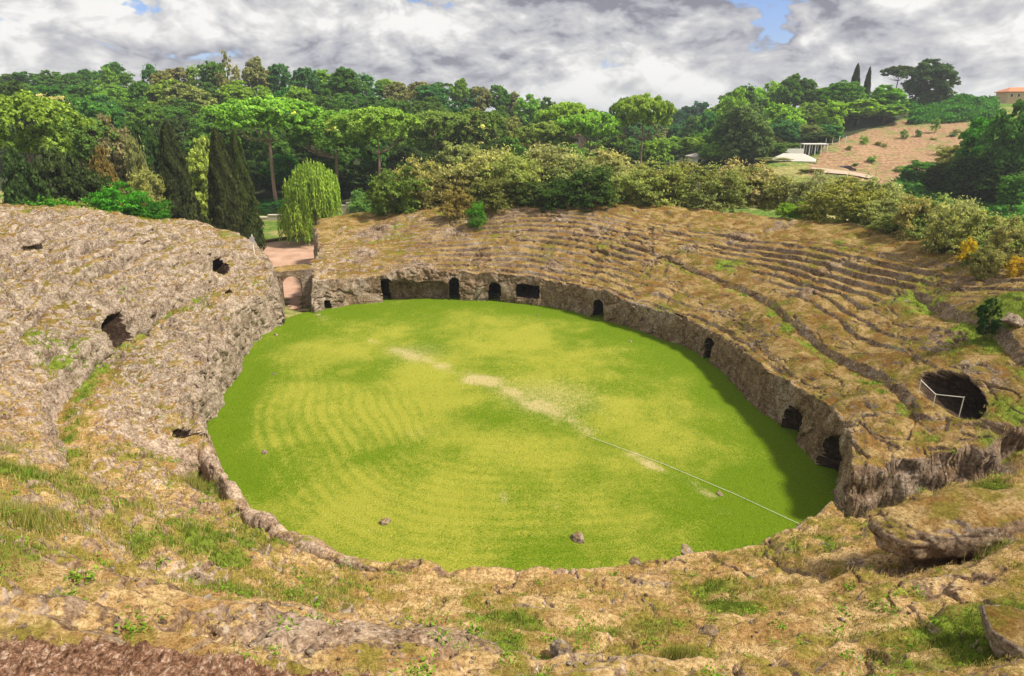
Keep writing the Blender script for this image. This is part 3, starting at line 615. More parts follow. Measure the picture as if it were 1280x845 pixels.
lawn = obj('lawn', mesh_np('lawn', np.stack([gx, gy, LZ], -1).reshape(-1, 3)[u], inv.reshape(fq.shape), True, {'dry': dry.ravel()[u], 'worn': worn.ravel()[u]}), make_lawn())
tag(lawn, 'bright green oval lawn of the arena floor with worn dry patches', 'lawn', kind='structure')

# red earth of the square and the path through the gate
def make_earth():
    t = NT('red_earth'); p = t.pos(); a = t.noise(p, .5, 6, .6); b = t.noise(p, 6, 6, .7)
    v = t.math('ADD', t.math('MULTIPLY', a, .5), t.math('MULTIPLY', b, .5))
    t.bsdf(t.ramp(v, [(.35, (.30, .17, .11)), (.5, (.43, .27, .19)), (.65, (.55, .38, .29))]), .95, t.bump(b, .4, .05), .1); return t.m
EARTH = make_earth()
def flat(name, pts, z, mat, label, cat):
    P = np.array(pts, float); x0, y0 = P.min(0) - .5; x1, y1 = P.max(0) + .5; st = .5 if max(x1 - x0, y1 - y0) > 12 else .15
    ax, ay = np.meshgrid(np.arange(x0, x1, st), np.arange(y0, y1, st)); sd_ = poly_sd(ax, ay, P) + .35 * fbm((ax, ay, 0 * ax), 1.4, 3)
    k = (sd_ < 0).ravel(); q = grid_faces(*ax.shape); q = q[k[q].all(1)]; uu, iv = np.unique(q, return_inverse=True)
    zz = z + .03 * fbm((ax, ay, 0 * ax), 2, 3)
    o = obj(name, mesh_np(name, np.stack([ax, ay, zz + 0 * ax], -1).reshape(-1, 3)[uu], iv.reshape(q.shape), True), mat); return tag(o, label, cat, kind='structure')
SQ = [dpt(-3, 3.6), dpt(4, 3.6), (-16, 70), (-17, 84), (-27, 92.5), (-33, 94.2), (-42, 93), (-50, 88), (-50, 72), (-34, 64)]
flat('square', SQ, .03, EARTH, 'red earth square beyond the rock gateway under the willow', 'square')
PP = [dpt(-.95, 4.2), dpt(.95, 4.2), dpt(.9, 0), dpt(.95, -.6)] + [tuple(at_z(a, b, 0)[:2]) for a, b in [(398, 388), (412, 402), (420, 412), (408, 406), (385, 392), (366, 389), (358, 386)]]
flat('path', PP, .05, EARTH, 'reddish footpath through the gateway onto the lawn', 'path')
tp_ = np.array([hit(a, b, TZ, 300)[:2] for a, b in [(1016, 214), (1035, 215), (1055, 217), (1075, 220), (1090, 223)]])
def ribbon(P, w, name, mat, label, cat):
    k = np.linspace(0, len(P) - 1, 50); c = np.stack([np.interp(k, np.arange(len(P)), P[:, i]) for i in (0, 1)], 1); e = np.gradient(c, axis=0); e /= np.linalg.norm(e, axis=1)[:, None]; q = np.stack([-e[:, 1], e[:, 0]], 1)
    rows_ = [np.concatenate([c + q * o_, (TZ(*(c + q * o_).T) + .25)[:, None]], 1) for o_ in np.linspace(-w / 2, w / 2, 5)]
    return tag(obj(name, mesh_np(name, np.stack(rows_).reshape(-1, 3), grid_faces(5, 50), True), mat), label, cat, kind='structure')
ribbon(tp_, 3.0, 'track', plain('pale_dust', (.42, .33, .25), .95, .1, .15, .6), 'pale dirt track below the bare field beside the white shed', 'track')
asph = plain('road_asphalt', (.22, .20, .19), .9, .1, .12, 1.0)
def strip(name, a, b, w, zf, mat, label, cat, z=.06):
    a = np.array(a, float); b = np.array(b, float); n_ = 40; P = a[None] + (b - a)[None] * np.linspace(0, 1, n_)[:, None]; e = (b - a) / np.linalg.norm(b - a); q = np.array([-e[1], e[0]])
    rows_ = [np.concatenate([P + q * o_, (zf(*(P + q * o_).T) + z)[:, None]], 1) for o_ in np.linspace(-w / 2, w / 2, 5)]
    V_ = np.stack(rows_).reshape(-1, 3); o = obj(name, mesh_np(name, V_, grid_faces(5, n_), True), mat); return tag(o, label, cat, kind='structure')
# ------------------------------------------------------------ camera, light, sky
cam = bpy.data.objects.new('camera', bpy.data.cameras.new('camera')); link(cam)
cam.location = (0, 0, CAMZ); cam.rotation_euler = (math.pi / 2 - PITCH, 0, 0)
cam.data.sensor_width = 36; cam.data.lens = 36 * F / 1280; cam.data.clip_end = 9000; cam.data.clip_start = .05
SC.camera = cam
SUN_EL, SUN_AZ = R(54), R(106)          # azimuth clockwise from north (+Y)
sl = bpy.data.lights.new('sun', 'SUN'); sl.energy = 4.2; sl.angle = R(7); sl.color = (1, .92, .80)
so = link(bpy.data.objects.new('sun', sl)); so.location = (40, 20, 60)
dv = Vector((math.sin(SUN_AZ) * math.cos(SUN_EL), math.cos(SUN_AZ) * math.cos(SUN_EL), math.sin(SUN_EL)))
so.rotation_euler = dv.to_track_quat('Z', 'Y').to_euler()
w = bpy.data.worlds.new('World'); SC.world = w; w.use_nodes = True
nt = w.node_tree; bgn = nt.nodes['Background']
class W(NT):
    def __init__(s): s.t = nt
t = W()
sky = t.n('ShaderNodeTexSky', sky_type='NISHITA'); sky.sun_disc = False; sky.sun_elevation = SUN_EL; sky.sun_rotation = SUN_AZ; sky.air_density = 1.0; sky.dust_density = .6
co = t.n('ShaderNodeTexCoord').outputs['Generated']
COV0, COV1 = .20, .29
SKS = (1.0, 1.0, 1.9)
pv = t.scale(co, SKS)
off = t.n('ShaderNodeVectorMath', operation='ADD'); t.l(pv, off.inputs[0]); off.inputs[1].default_value = (3.1, 1.7, .35); pv = off.outputs[0]
wp = t.n('ShaderNodeVectorMath', operation='MULTIPLY_ADD'); t.l(t.noise(pv, 5, 3, .5, out='Color'), wp.inputs[0]); wp.inputs[1].default_value = (.10, .10, .10); t.l(pv, wp.inputs[2]); pv = wp.outputs[0]
def shifted(d):
    o_ = t.n('ShaderNodeVectorMath', operation='ADD'); t.l(pv, o_.inputs[0]); o_.inputs[1].default_value = d; return o_.outputs[0]

def puff(v):
    n_ = t.n('ShaderNodeTexVoronoi', feature='F1'); t.l(v, n_.inputs['Vector']); n_.inputs['Scale'].default_value = 15; n_.inputs['Detail'].default_value = 3; n_.inputs['Roughness'].default_value = .55; n_.inputs['Lacunarity'].default_value = 2.1
    return t.math('ADD', t.math('MULTIPLY', t.noise(v, 5.5, 5, .5), .72), t.math('MULTIPLY', t.math('SUBTRACT', .75, n_.outputs['Distance']), .34))
d0 = puff(pv); d1 = puff(shifted((.018, -.004, .042)))
big = t.noise(pv, 2.4, 4, .5)
lit = t.math('MULTIPLY_ADD', t.math('SUBTRACT', d0, d1), 1.9, .66)
lit = t.math('ADD', lit, t.math('MULTIPLY', t.math('SUBTRACT', .50, big), 2.5))
cl = t.ramp(lit, [(.05, (1.7, 1.7, 2.05)), (.30, (3.1, 3.1, 3.4)), (.58, (4.2, 4.15, 4.2)), (.95, (6.2, 6.1, 5.95))])
gd = t.n('ShaderNodeVectorMath', operation='DISTANCE'); t.l(co, gd.inputs[0]); gd.inputs[1].default_value = (.335, .93, .142); gap = t.math('MULTIPLY', t.math('SUBTRACT', 1, t.step(gd.outputs['Value'], .02, .10)), .34)
cov = t.step(t.math('SUBTRACT', t.math('ADD', d0, t.math('MULTIPLY', big, .35)), gap), COV0, COV1)
mixed = t.mix(cov, t.mix(1.0, sky.outputs[0], (.62, .68, .95), 'MULTIPLY'), cl)
t.l(mixed, bgn.inputs[0]); bgn.inputs[1].default_value = .10
vs = SC.view_settings; SC.display_settings.display_device = 'sRGB'; vs.view_transform = 'Standard'; vs.look = 'None'; vs.gamma = 1; vs.exposure = .66; vs.use_curve_mapping = False
SC.cycles.max_bounces = 5; SC.cycles.diffuse_bounces = 3; SC.cycles.transparent_max_bounces = 4

# the air: one box of even haze round the whole scene
hz = MB().box(-4400, 4400, -4400, 4400, -6.5, 60).build('haze', None)
hm = NT('haze_air'); pv_ = hm.n('ShaderNodeVolumePrincipled'); pv_.inputs['Color'].default_value = (.86, .93, 1, 1); pv_.inputs['Density'].default_value = .0003; pv_.inputs['Anisotropy'].default_value = .2; hm.l(pv_.outputs[0], hm.out.inputs['Volume']); hz.data.materials.append(hm.m)
tag(hz, 'thin bluish haze over the far valley', 'haze', kind='stuff')
SC.cycles.volume_bounces = 0
# ------------------------------------------------------------ trees: unit meshes (height 1, width 1), copied and scaled
def make_leaf():
    t = NT('foliage'); oc = t.n('ShaderNodeObjectInfo').outputs['Color']; a = t.attr('tint')
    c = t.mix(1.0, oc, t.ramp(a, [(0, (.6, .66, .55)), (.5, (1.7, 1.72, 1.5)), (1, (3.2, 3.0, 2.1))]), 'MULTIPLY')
    d = t.n('ShaderNodeBsdfDiffuse'); t.l(c, d.inputs[0]); tr = t.n('ShaderNodeBsdfTranslucent'); t.l(t.mix(1.0, c, (1.1, 1.25, .6), 'MULTIPLY'), tr.inputs[0])
    m = t.n('ShaderNodeMixShader'); m.inputs[0].default_value = .38; t.l(d.outputs[0], m.inputs[1]); t.l(tr.outputs[0], m.inputs[2]); t.l(m.outputs[0], t.out.inputs[0]); return t.m
LEAF = make_leaf()
BARK = plain('bark', (.16, .115, .085), .95, .1, .5, 6.0)
PBARK = plain('pine_bark', (.27, .185, .14), .95, .1, .5, 5.0)
def unit(v): return v / (np.linalg.norm(v, axis=-1, keepdims=True) + 1e-9)
def cards(C, N, L, Wd, T, name, up=None, jit=.7):
    """leaf sprays: quads at C facing about N, of length L and width Wd; T is the tint."""
    n = len(C); N = unit(N + rng.normal(0, jit, (n, 3)))
    a = rng.normal(0, 1, (n, 3)) if up is None else up + rng.normal(0, .25, (n, 3))
    a = unit(a - (a * N).sum(1, keepdims=True) * N); b = np.cross(N, a)
    L = np.broadcast_to(np.asarray(L, float), (n,))[:, None]; Wd = np.broadcast_to(np.asarray(Wd, float), (n,))[:, None]
    bend = N * L * .18
    V_ = np.stack([C - a * L * .5 - bend, C + b * Wd * .5, C + a * L * .5 - bend, C - b * Wd * .5], 1).reshape(-1, 3)
    return mesh_np(name, V_, np.arange(4 * n).reshape(n, 4), False, None, {'tint': T})
def clumps(cent, rad, per_, squash=.8, inner=.25):
    C = []; N = []; T = []
    for c, r in zip(cent, rad):
        k = int(per_ * (r / np.mean(rad)) ** 2); d = unit(rng.normal(0, 1, (k, 3))); d[:, 2] = np.where(d[:, 2] < -.35, -d[:, 2], d[:, 2])
        rr = r * np.where(rng.random(k) < inner, rng.uniform(.45, .9, k), rng.normal(1, .10, k))
        p = d * rr[:, None]; p[:, 2] *= squash; C.append(c + p); N.append(d + [0, 0, .25]); T.append(np.full(k, rng.normal(0, .13)))
    C = np.concatenate(C); N = np.concatenate(N); T = np.concatenate(T)
    return C, N, np.clip(.45 + T + rng.normal(0, .17, len(C)), 0, 1)
def limbs(mb, base, tips, r0, n=6):
    for tip in tips:
        b = Vector(base); e = Vector(tip); mid = b.lerp(e, .5) + Vector((rng.normal(0, .02), rng.normal(0, .02), -.03))
        mb.tube([b, mid, e], [r0, r0 * .65, r0 * .25], n)
PROTO = {}
def proto(kind, crown, trunk, bark=None): PROTO.setdefault(kind, []).append((crown, trunk, bark or BARK))
def sub_clumps(cent, rad, k, per_, sq=.8, kr=(.28, .42)):
    """breaks each clump into small sprays so the crown's surface is knobbly."""
    c2 = []; r2 = []
    for c, r in zip(cent, rad):
        d = unit(rng.normal(0, 1, (k, 3))); d[:, 2] = np.where(d[:, 2] < -.5, -d[:, 2], d[:, 2])
        for q in d: c2.append(np.array(c) + q * r * rng.uniform(.6, 1.05) * np.array([1, 1, sq])); r2.append(r * rng.uniform(*kr))
    return clumps(c2, r2, per_, .75, .3)
def broad(dense=1.0, tall=1.0, low=.12, seed_lump=20, leaf=.062):
    nc = int(seed_lump * 1.7); cent = []; rad_ = []; top = .5 + .5 * low
    asym = rng.normal(0, .05, 2)
    for i in range(nc):
        d = unit(rng.normal(0, 1, 3)); k = rng.uniform(.25, 1) ** .5
        z = top + d[2] * (1 - top) * k * .84; wz = 1 - .5 * max(0, (z - .5) * 2) ** 1.6
        cent.append((d[0] * .37 * k * wz + asym[0] * z, d[1] * .37 * k * wz + asym[1] * z, z)); rad_.append(rng.uniform(.08, .155))
    C, N, T = sub_clumps(cent, rad_, 11, 30 * dense, 1.0)
    i = rng.integers(0, nc, 260); d = unit(rng.normal(0, 1, (260, 3)) + [0, 0, 1.0]); ce = np.array(cent)[i] + d * np.array(rad_)[i][:, None] * rng.uniform(1.0, 1.45, (260, 1))
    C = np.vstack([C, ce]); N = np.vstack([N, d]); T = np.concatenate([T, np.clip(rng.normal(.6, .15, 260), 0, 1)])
    lf = leaf * .62 * rng.uniform(.5, 1.4, len(C))
    cr = cards(C, N, lf * 1.2, lf * .75, T, 'crown')
    mb = MB(); mb.tube([(0, 0, -.03), (.01, 0, .2), (0, .01, top)], [.03, .024, .012], 7)
    limbs(mb, (0, 0, .25), [cent[i] for i in range(0, nc, 3)], .010)
    return cr, mb.mesh('trunk', True)
for i in range(5): proto('broad', *broad(1.1, low=.06 + .06 * i, seed_lump=18 + 3 * i))
for i in range(2): proto('lush', *broad(1.7, low=-.05, seed_lump=34, leaf=.045))
def poplar_like():
    cent = []; rad_ = []
    for i in range(24):
        z = rng.uniform(.12, .93); r = .40 * math.sin(math.pi * min(1, (z + .12)) ** .85) ** .6; a = rng.uniform(0, 6.28); q = rng.uniform(.4, .85)
        cent.append((math.cos(a) * r * q, math.sin(a) * r * q, z)); rad_.append(rng.uniform(.07, .13))
    C, N, T = sub_clumps(cent, rad_, 9, 26, 1.7)
    lf = .036 * rng.uniform(.5, 1.4, len(C))
    tw = 420; i = rng.integers(0, 24, tw); d = unit(rng.normal(0, .5, (tw, 3)) + [0, 0, 1.]); ce = np.array(cent)[i] + d * np.array(rad_)[i][:, None] * rng.uniform(1.0, 2.1, (tw, 1))
    C = np.vstack([C, ce]); N = np.vstack([N, rng.normal(0, 1, (tw, 3))]); T = np.concatenate([T, np.clip(rng.normal(.62, .15, tw), 0, 1)]); lf = np.concatenate([lf, np.full(tw, .034)])
    cr = cards(C, N, lf * 1.5, lf * .6, T, 'crown', np.array([0, 0, 1.]))
    mb = MB(); mb.tube([(0, 0, -.03), (0, 0, .4), (.01, 0, .95)], [.025, .02, .005], 6); limbs(mb, (0, 0, .3), cent[::2], .007)
    return cr, mb.mesh('trunk', True)
for i in range(3): proto('feathery', *poplar_like())
def pine(thick=.36, spread=1.0, bare=.55):
    cent = []; rad_ = []; zb = 1 - thick
    for i in range(115):
        a = rng.uniform(0, 6.28); q = math.sqrt(rng.random()) * .46; dome = math.sqrt(max(0, 1 - (q / .52) ** 2)); z = zb + thick * (.22 + .66 * dome) - .015
        if i > 75: z = zb + thick * (.12 + .35 * dome * rng.random()); q = rng.uniform(.08, .43)
        cent.append((math.cos(a) * q, math.sin(a) * q, z)); rad_.append(rng.uniform(.045, .08))
    C, N, T = sub_clumps(cent, rad_, 6, 26, .55 * thick / .3, (.35, .55)); N[:, 2] += .6; lf = .024 * rng.uniform(.6, 1.4, len(C))
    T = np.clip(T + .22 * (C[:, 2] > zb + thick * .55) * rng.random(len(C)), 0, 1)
    cr = cards(C, N, lf * 1.2, lf * .8, T, 'crown')
    mb = MB(); mb.tube([(0, 0, -.03), (.012, .0, .2), (-.006, .008, zb * .85), (0, 0, zb + thick * .3)], [.021, .017, .013, .008], 8)
    limbs(mb, (-.004, .005, zb * .86), [np.array(cent[i]) - [0, 0, .03] for i in range(80, 115, 5)], .007)
    return cr, mb.mesh('trunk', True)
for th_ in (.29, .34, .26, .42): proto('pine', *pine(th_), PBARK)
def cypress():
    nl = 15000; z = rng.random(nl) ** .85; a = rng.uniform(0, 6.28, nl)
    prof = np.minimum(1, (z / .12 + .35)) * np.minimum(1, (1 - z) ** .55 * 1.15)
    lob = 1 + .10 * np.sin(a * 5 + 3 * np.sin(z * 9)) + .05 * np.sin(z * 40 + a * 3)
    q = .48 * prof * lob * np.where(rng.random(nl) < .3, rng.uniform(.5, .95, nl), rng.normal(.95, .06, nl))
    C = np.stack([np.cos(a) * q, np.sin(a) * q, .01 + z * .98], 1); N = np.stack([np.cos(a), np.sin(a), .5 + 0 * a], 1)
    T = np.clip(.42 + .18 * np.sin(a * 5 + 3 * np.sin(z * 9)) + rng.normal(0, .17, nl), 0, 1)
    lf = .022 * rng.uniform(.6, 1.5, nl); cr = cards(C, N, lf * 1.3, lf * 2.4, T, 'crown', np.array([0, 0, 1.]), .5)
    mb = MB(); mb.tube([(0, 0, -.03), (0, 0, .5), (0, 0, .93)], [.05, .03, .006], 7); return cr, mb.mesh('trunk', True)
for i in range(3): proto('cypress', *cypress())
def willow():
    Cs = []; Ns = []; Ts = []; Ls = []
    for (cx_, cy_, zt__, r, zb) in [(0, 0, .93, .32, .42), (-.14, .05, .86, .28, .35), (.17, -.05, .80, .26, .28), (.22, -.18, .52, .26, .04), (-.02, -.28, .48, .28, .02), (-.2, -.12, .60, .26, .12), (.05, .22, .75, .28, .2), (.30, .0, .50, .2, .05)]:
        ns = 170
        for i in range(ns):
            a = rng.uniform(0, 6.28); q = r * math.sqrt(rng.random()); z0 = zt__ - .55 * q * q / r + rng.normal(0, .02); L = rng.uniform(.45, 1) * (z0 - zb) * (.3 + .7 * q / r); tn = rng.normal(0, .12)
            k = max(4, int(L / .022)); zz = z0 - L * np.linspace(0, 1, k); out_ = 1 + .10 * np.sqrt(np.linspace(0, 1, k))
            Cs.append(np.stack([cx_ + math.cos(a) * q * out_ + rng.normal(0, .008, k), cy_ + math.sin(a) * q * out_ + rng.normal(0, .008, k), zz], 1)); Ns.append(np.tile([math.cos(a), math.sin(a), .35], (k, 1))); Ts.append(.5 + tn + rng.normal(0, .14, k)); Ls.append(np.full(k, .045))
    C = np.concatenate(Cs); cr = cards(C, np.concatenate(Ns), np.concatenate(Ls), .02, np.clip(np.concatenate(Ts), 0, 1), 'crown', np.array([0, 0, 1.]), .45)
    mb = MB(); mb.tube([(0, 0, -.03), (.01, 0, .3), (0, 0, .6), (0, .01, .85)], [.04, .035, .025, .01], 8); limbs(mb, (0, 0, .45), [(-.14, .05, .8), (.17, -.05, .75), (.05, .22, .7), (.22, -.15, .48), (-.2, -.1, .55)], .015); return cr, mb.mesh('trunk', True)
proto('willow', *willow())
def shrub(dense=1.0, twiggy=.3):
    nc = 26; cent = []; rad_ = []
    for i in range(nc):
        a = rng.uniform(0, 6.28); q = math.sqrt(rng.random()) * .38; z = rng.uniform(.06, .82) * (1 - .35 * (q / .4) ** 2)
        cent.append((math.cos(a) * q, math.sin(a) * q, z)); rad_.append(rng.uniform(.10, .17))
    C, N, T = sub_clumps(cent, rad_, 9, 40 * dense, .95); k = C[:, 2] > -.02; C = C[k]; N = N[k]; T = T[k]
    nt_ = int(1500 * twiggy); i = rng.integers(0, nc, nt_); ce = np.array(cent)[i]; ra = np.array(rad_)[i][:, None]; d = unit(rng.normal(0, .7, (nt_, 3)) + [0, 0, 1.2]); k2 = rng.uniform(.9, 1.6, (nt_, 1))
    C = np.vstack([C, ce + d * ra * k2]); N = np.vstack([N, d]); T = np.concatenate([T, np.clip(.62 + rng.normal(0, .15, nt_), 0, 1)])
    lf = .028 * rng.uniform(.5, 1.5, len(C)); cr = cards(C, N, lf * 1.5, lf * .6, T, 'foliage', np.array([0, 0, .7]))
    mb = MB(); limbs(mb, (0, 0, -.02), [(c[0], c[1], c[2]) for c in cent[::2]], .008); return cr, mb.mesh('stem', True)
for i in range(4): proto('shrub', *shrub(1.0, .3 + .25 * i))
ORD = ['first', 'second', 'third', 'fourth', 'fifth', 'sixth', 'seventh', 'eighth', 'ninth', 'tenth', 'eleventh', 'twelfth', 'thirteenth', 'fourteenth', 'fifteenth', 'sixteenth', 'seventeenth', 'eighteenth', 'nineteenth', 'twentieth',
       'twenty-first', 'twenty-second', 'twenty-third', 'twenty-fourth', 'twenty-fifth', 'twenty-sixth', 'twenty-seventh', 'twenty-eighth', 'twenty-ninth', 'thirtieth', 'thirty-first', 'thirty-second', 'thirty-third', 'thirty-fourth', 'thirty-fifth', 'thirty-sixth', 'thirty-seventh', 'thirty-eighth', 'thirty-ninth', 'fortieth']
TALLY = {}
def plant(kind, px, py, Y_, wpx, col, label, cat='tree', name='tree', group=None, zf=None, var=None, base=None, at=None):
    """a plant whose top meets a photo pixel at depth Y_, wpx photo pixels wide; its foot stands on the ground there."""
    P = at_y(px, py, Y_) if at is None else at
    g = float((zf or TZ)(P[0], P[1])) if base is None else base
    h = max(P[2] - g, .6); dist = math.hypot(P[0], P[1]); wd = wpx / F * (Y_ * CP + (CAMZ - P[2]) * SP) if wpx else h
    L = PROTO[kind]; i = int(rng.integers(len(L))) if var is None else var; cr, tk, bk = L[i % len(L)]; wd = wd * {'shrub': 1.35, 'umbrella_pine': 1.28, 'cypress': 1.0}.get(name, 1.12)
    e = empty(name, (P[0], P[1], g), rng.uniform(0, 6.28)); e.scale = (wd, wd, h); tag(e, label, cat, group)
    sh = name in ('shrub', 'bush', 'hedge')
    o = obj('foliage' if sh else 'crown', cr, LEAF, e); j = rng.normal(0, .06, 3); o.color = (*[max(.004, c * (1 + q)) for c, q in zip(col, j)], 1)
    obj('stem' if sh else 'trunk', tk, bk, e); return e
DG = (.078, .15, .034); MG = (.155, .255, .045); BG = (.195, .32, .04); BLG = (.06, .145, .055); OL = (.195, .205, .082); BR = (.20, .19, .10); GY = (.25, .245, .13); YG = (.34, .41, .07); PINE = (.165, .245, .05); CYP = (.034, .05, .017); DK = (.045, .075, .024); PALE = (.42, .44, .19)
# --- cypresses, willow and pines by the entrance
plant('cypress', 206, 152, 80, 54, CYP, 'dark cypress farthest left in the row of three beside the square', name='cypress', cat='cypress', base=-.5)
plant('cypress', 268, 160, 82, 46, CYP, 'tall dark cypress in the middle of the row of three beside the square', name='cypress', cat='cypress', base=-.5)
plant('cypress', 291, 164, 84, 40, CYP, 'dark cypress nearest the red square, rightmost of the row of three', name='cypress', cat='cypress', base=-.5)
plant('feathery', 163, 172, 88, 42, BR, 'brownish half-bare conical tree left of the three cypresses', base=0)
plant('willow', 386, 193, 92, 74, (.17, .25, .04), 'yellow-green weeping willow hanging over the red square', name='willow_tree', cat='willow')
SP_ = 'umbrella pine with flat spreading crown and bare trunk '
for (px, py, Y_, wd, col, v, lab) in [
    (330, 120, 118, 108, PINE, 0, 'broad umbrella pine behind the rightmost cypress, its bare trunk by the road wall'),
    (414, 137, 124, 100, (.12, .205, .042), 3, 'dense rounded umbrella pine directly behind the weeping willow'),
    (469, 133, 116, 88, PINE, 1, 'umbrella pine with a straight bare trunk at the end of the road wall'),
    (542, 138, 138, 70, (.13, .18, .05), 1, 'umbrella pine left of the darker one above the left end of the shrub belt'),
    (594, 137, 142, 68, (.10, .15, .04), 3, 'umbrella pine at the right end of the pines under the wooded ridge'),
    (710, 127, 150, 62, PINE, 1, 'umbrella pine behind two lower pines in the middle of the valley'),
    (686, 151, 142, 66, (.13, .20, .045), 0, 'lowest umbrella pine left in the valley, just above the shrub belt'),
    (738, 140, 140, 66, PINE, 2, 'umbrella pine with visible trunk right of the lowest valley pine'),
    (806, 117, 142, 62, PINE, 0, 'tall umbrella pine standing against the sky in the valley'),
    (783, 122, 146, 34, (.11, .17, .045), 2, 'slim umbrella pine leaning beside the tall one against the sky'),
    (16, 114, 84, 118, (.14, .215, .045), 3, 'large umbrella pine cut by the left edge of the photo'),
    (88, 144, 96, 80, (.10, .145, .042), 3, 'smaller umbrella pine just right of the large one at the left edge')]:
    plant('pine', px, py, Y_, wd, col, lab, 'pine', 'umbrella_pine', var=v)
for (k, px, py, Y_, wd, col, lab, nm) in [
    ('lush', 130, 138, 100, 80, BR, 'round brownish tree between the left pines and the cypresses', 'tree'),
    ('lush', 122, 178, 84, 44, (.17, .135, .045), 'ochre rounded bush-like tree in front of the brownish tree at left', 'tree'),
    ('broad', 182, 152, 96, 50, DK, 'dark round tree behind the farthest left cypress', 'tree'),
    ('lush', 247, 166, 92, 60, (.26, .30, .07), 'yellow-green tree glowing between the two left cypresses', 'tree'),
    ('broad', 358, 196, 130, 60, (.05, .16, .025), 'fresh green tree behind the willow beside the pine trunk', 'tree'),
    ('lush', 440, 205, 134, 80, DK, 'dark tree filling the gap between willow and road-end pine', 'tree'),
    ('lush', 376, 222, 124, 60, DG, 'low dark green tree by the road left of the willow', 'tree'),
    ('broad', 512, 180, 128, 60, DK, 'dark tree right of the road-end pine above the shrub belt', 'tree'),
    ('lush', 566, 172, 120, 80, OL, 'olive tree under the two right pines of the ridge', 'tree'),
    ('lush', 640, 168, 125, 70, DG, 'dark green tree left of the lowest valley pine', 'tree'),
    ('broad', 60, 180, 74, 70, DK, 'dark tree under the left pines above the bright bushes', 'tree'),
    ('broad', 20, 196, 70, 60, DK, 'dark tree at the left edge below the large pine', 'tree'),
    ('broad', 110, 205, 76, 60, DK, 'dark tree behind the bright bushes left of the cypresses', 'tree'),
    ('broad', 306, 200, 128, 60, DK, 'dark tree in the gap right of the three cypresses', 'tree')]:
    plant(k, px, py, Y_, wd, col, lab, 'tree', nm)
for i, (px, py, Y_, wd, col, lab) in enumerate([(60, 238, 58, 80, (.06, .17, .02), 'bright green bush at the left end of the row above the left tiers'), (100, 232, 62, 70, (.17, .22, .06), 'pale flowering bush in the row above the left tiers'),
        (140, 222, 64, 76, (.06, .19, .02), 'tallest bright green bush left of the cypresses'), (182, 232, 66, 60, (.05, .15, .02), 'mid green bush touching the farthest left cypress'), (178, 205, 76, 40, (.22, .24, .09), 'pale spiky bush behind the bright green ones'),
        (30, 246, 60, 50, (.05, .12, .02), 'dark green bush at the left edge above the tiers'), (448, 230, 110, 44, (.15, .22, .08), 'round pale-topped bush beside the road between willow and pine'), (345, 246, 118, 50, (.03, .11, .025), 'low green bush behind the road wall by the pine trunk'),
        (175, 268, 58, 26, (.2, .2, .03), 'small yellowish bush at the crest of the left tiers')]):
    plant('shrub', px, py, Y_, wd, col, lab, 'bush', 'bush', base=(float(TZ(at_y(px, py, Y_)[0], Y_)) if i in (6, 7) else 7.0))
# --- the belt of shrubs along the rim
BELT = [(500, 205, 80, 62, (.10, .15, .035)), (524, 194, 82, 60, (.25, .23, .10)), (556, 192, 81, 62, OL), (580, 184, 84, 64, (.27, .235, .11)), (610, 181, 82, 70, GY), (640, 190, 79, 60, OL), (664, 186, 83, 66, GY), (692, 177, 82, 76, (.25, .235, .12)), (722, 196, 77, 66, OL), (742, 206, 74, 60, DK), (760, 184, 82, 76, GY),
        (800, 191, 78, 66, (.22, .22, .11)), (822, 200, 75, 62, OL), (862, 200, 76, 72, OL), (896, 205, 73, 60, (.17, .17, .07)), (930, 198, 76, 66, GY), (960, 196, 76, 74, (.22, .21, .09)), (992, 206, 71, 66, OL), (1028, 222, 66, 50, GY), (1058, 228, 62, 70, (.19, .20, .055)), (1098, 222, 62, 60, GY), (1126, 238, 56, 60, (.22, .23, .10)),
        (1150, 250, 52, 46, (.25, .22, .10)), (1176, 246, 52, 60, OL), (1205, 252, 47, 52, GY), (1232, 262, 44, 60, OL), (1262, 275, 41, 60, (.22, .23, .10)), (1290, 270, 39, 50, GY), (480, 226, 90, 40, (.08, .13, .03)), (705, 222, 74, 50, DK), (620, 222, 76, 56, (.11, .10, .04)), (668, 228, 75, 50, DK), (785, 218, 74, 50, OL), (1190, 276, 46, 40, BR)]
def ordn(n): return ORD[n] if n < len(ORD) else 'place %d' % (n + 1)
def colname(c):
    r, g, b = [v * .62 for v in c]
    if g > 1.6 * r: return 'blue-green' if b > .6 * g else ('bright green' if g > .13 else 'dark green')
    if r > 1.08 * g: return 'brownish'
    if r + g < .10: return 'dark olive'
    if b > .45 * g: return 'grey-green'
    return 'olive green'
for i, (px, py, Y_, wd, col) in enumerate(sorted(BELT)):
    P = at_y(px, py, Y_); bz = float(np.clip(MZ(P[0], P[1]), 3.5, 9.5)) - .9
    py = py - 5 if px < 1020 else py - 13; wd = wd * 1.1; plant('shrub', px, py, Y_, wd, col, '%s tall shrub, %s from left in the belt along the far rim' % (colname(col), ordn(i)), 'shrub', 'shrub', 'shrubs along the far rim', base=bz)
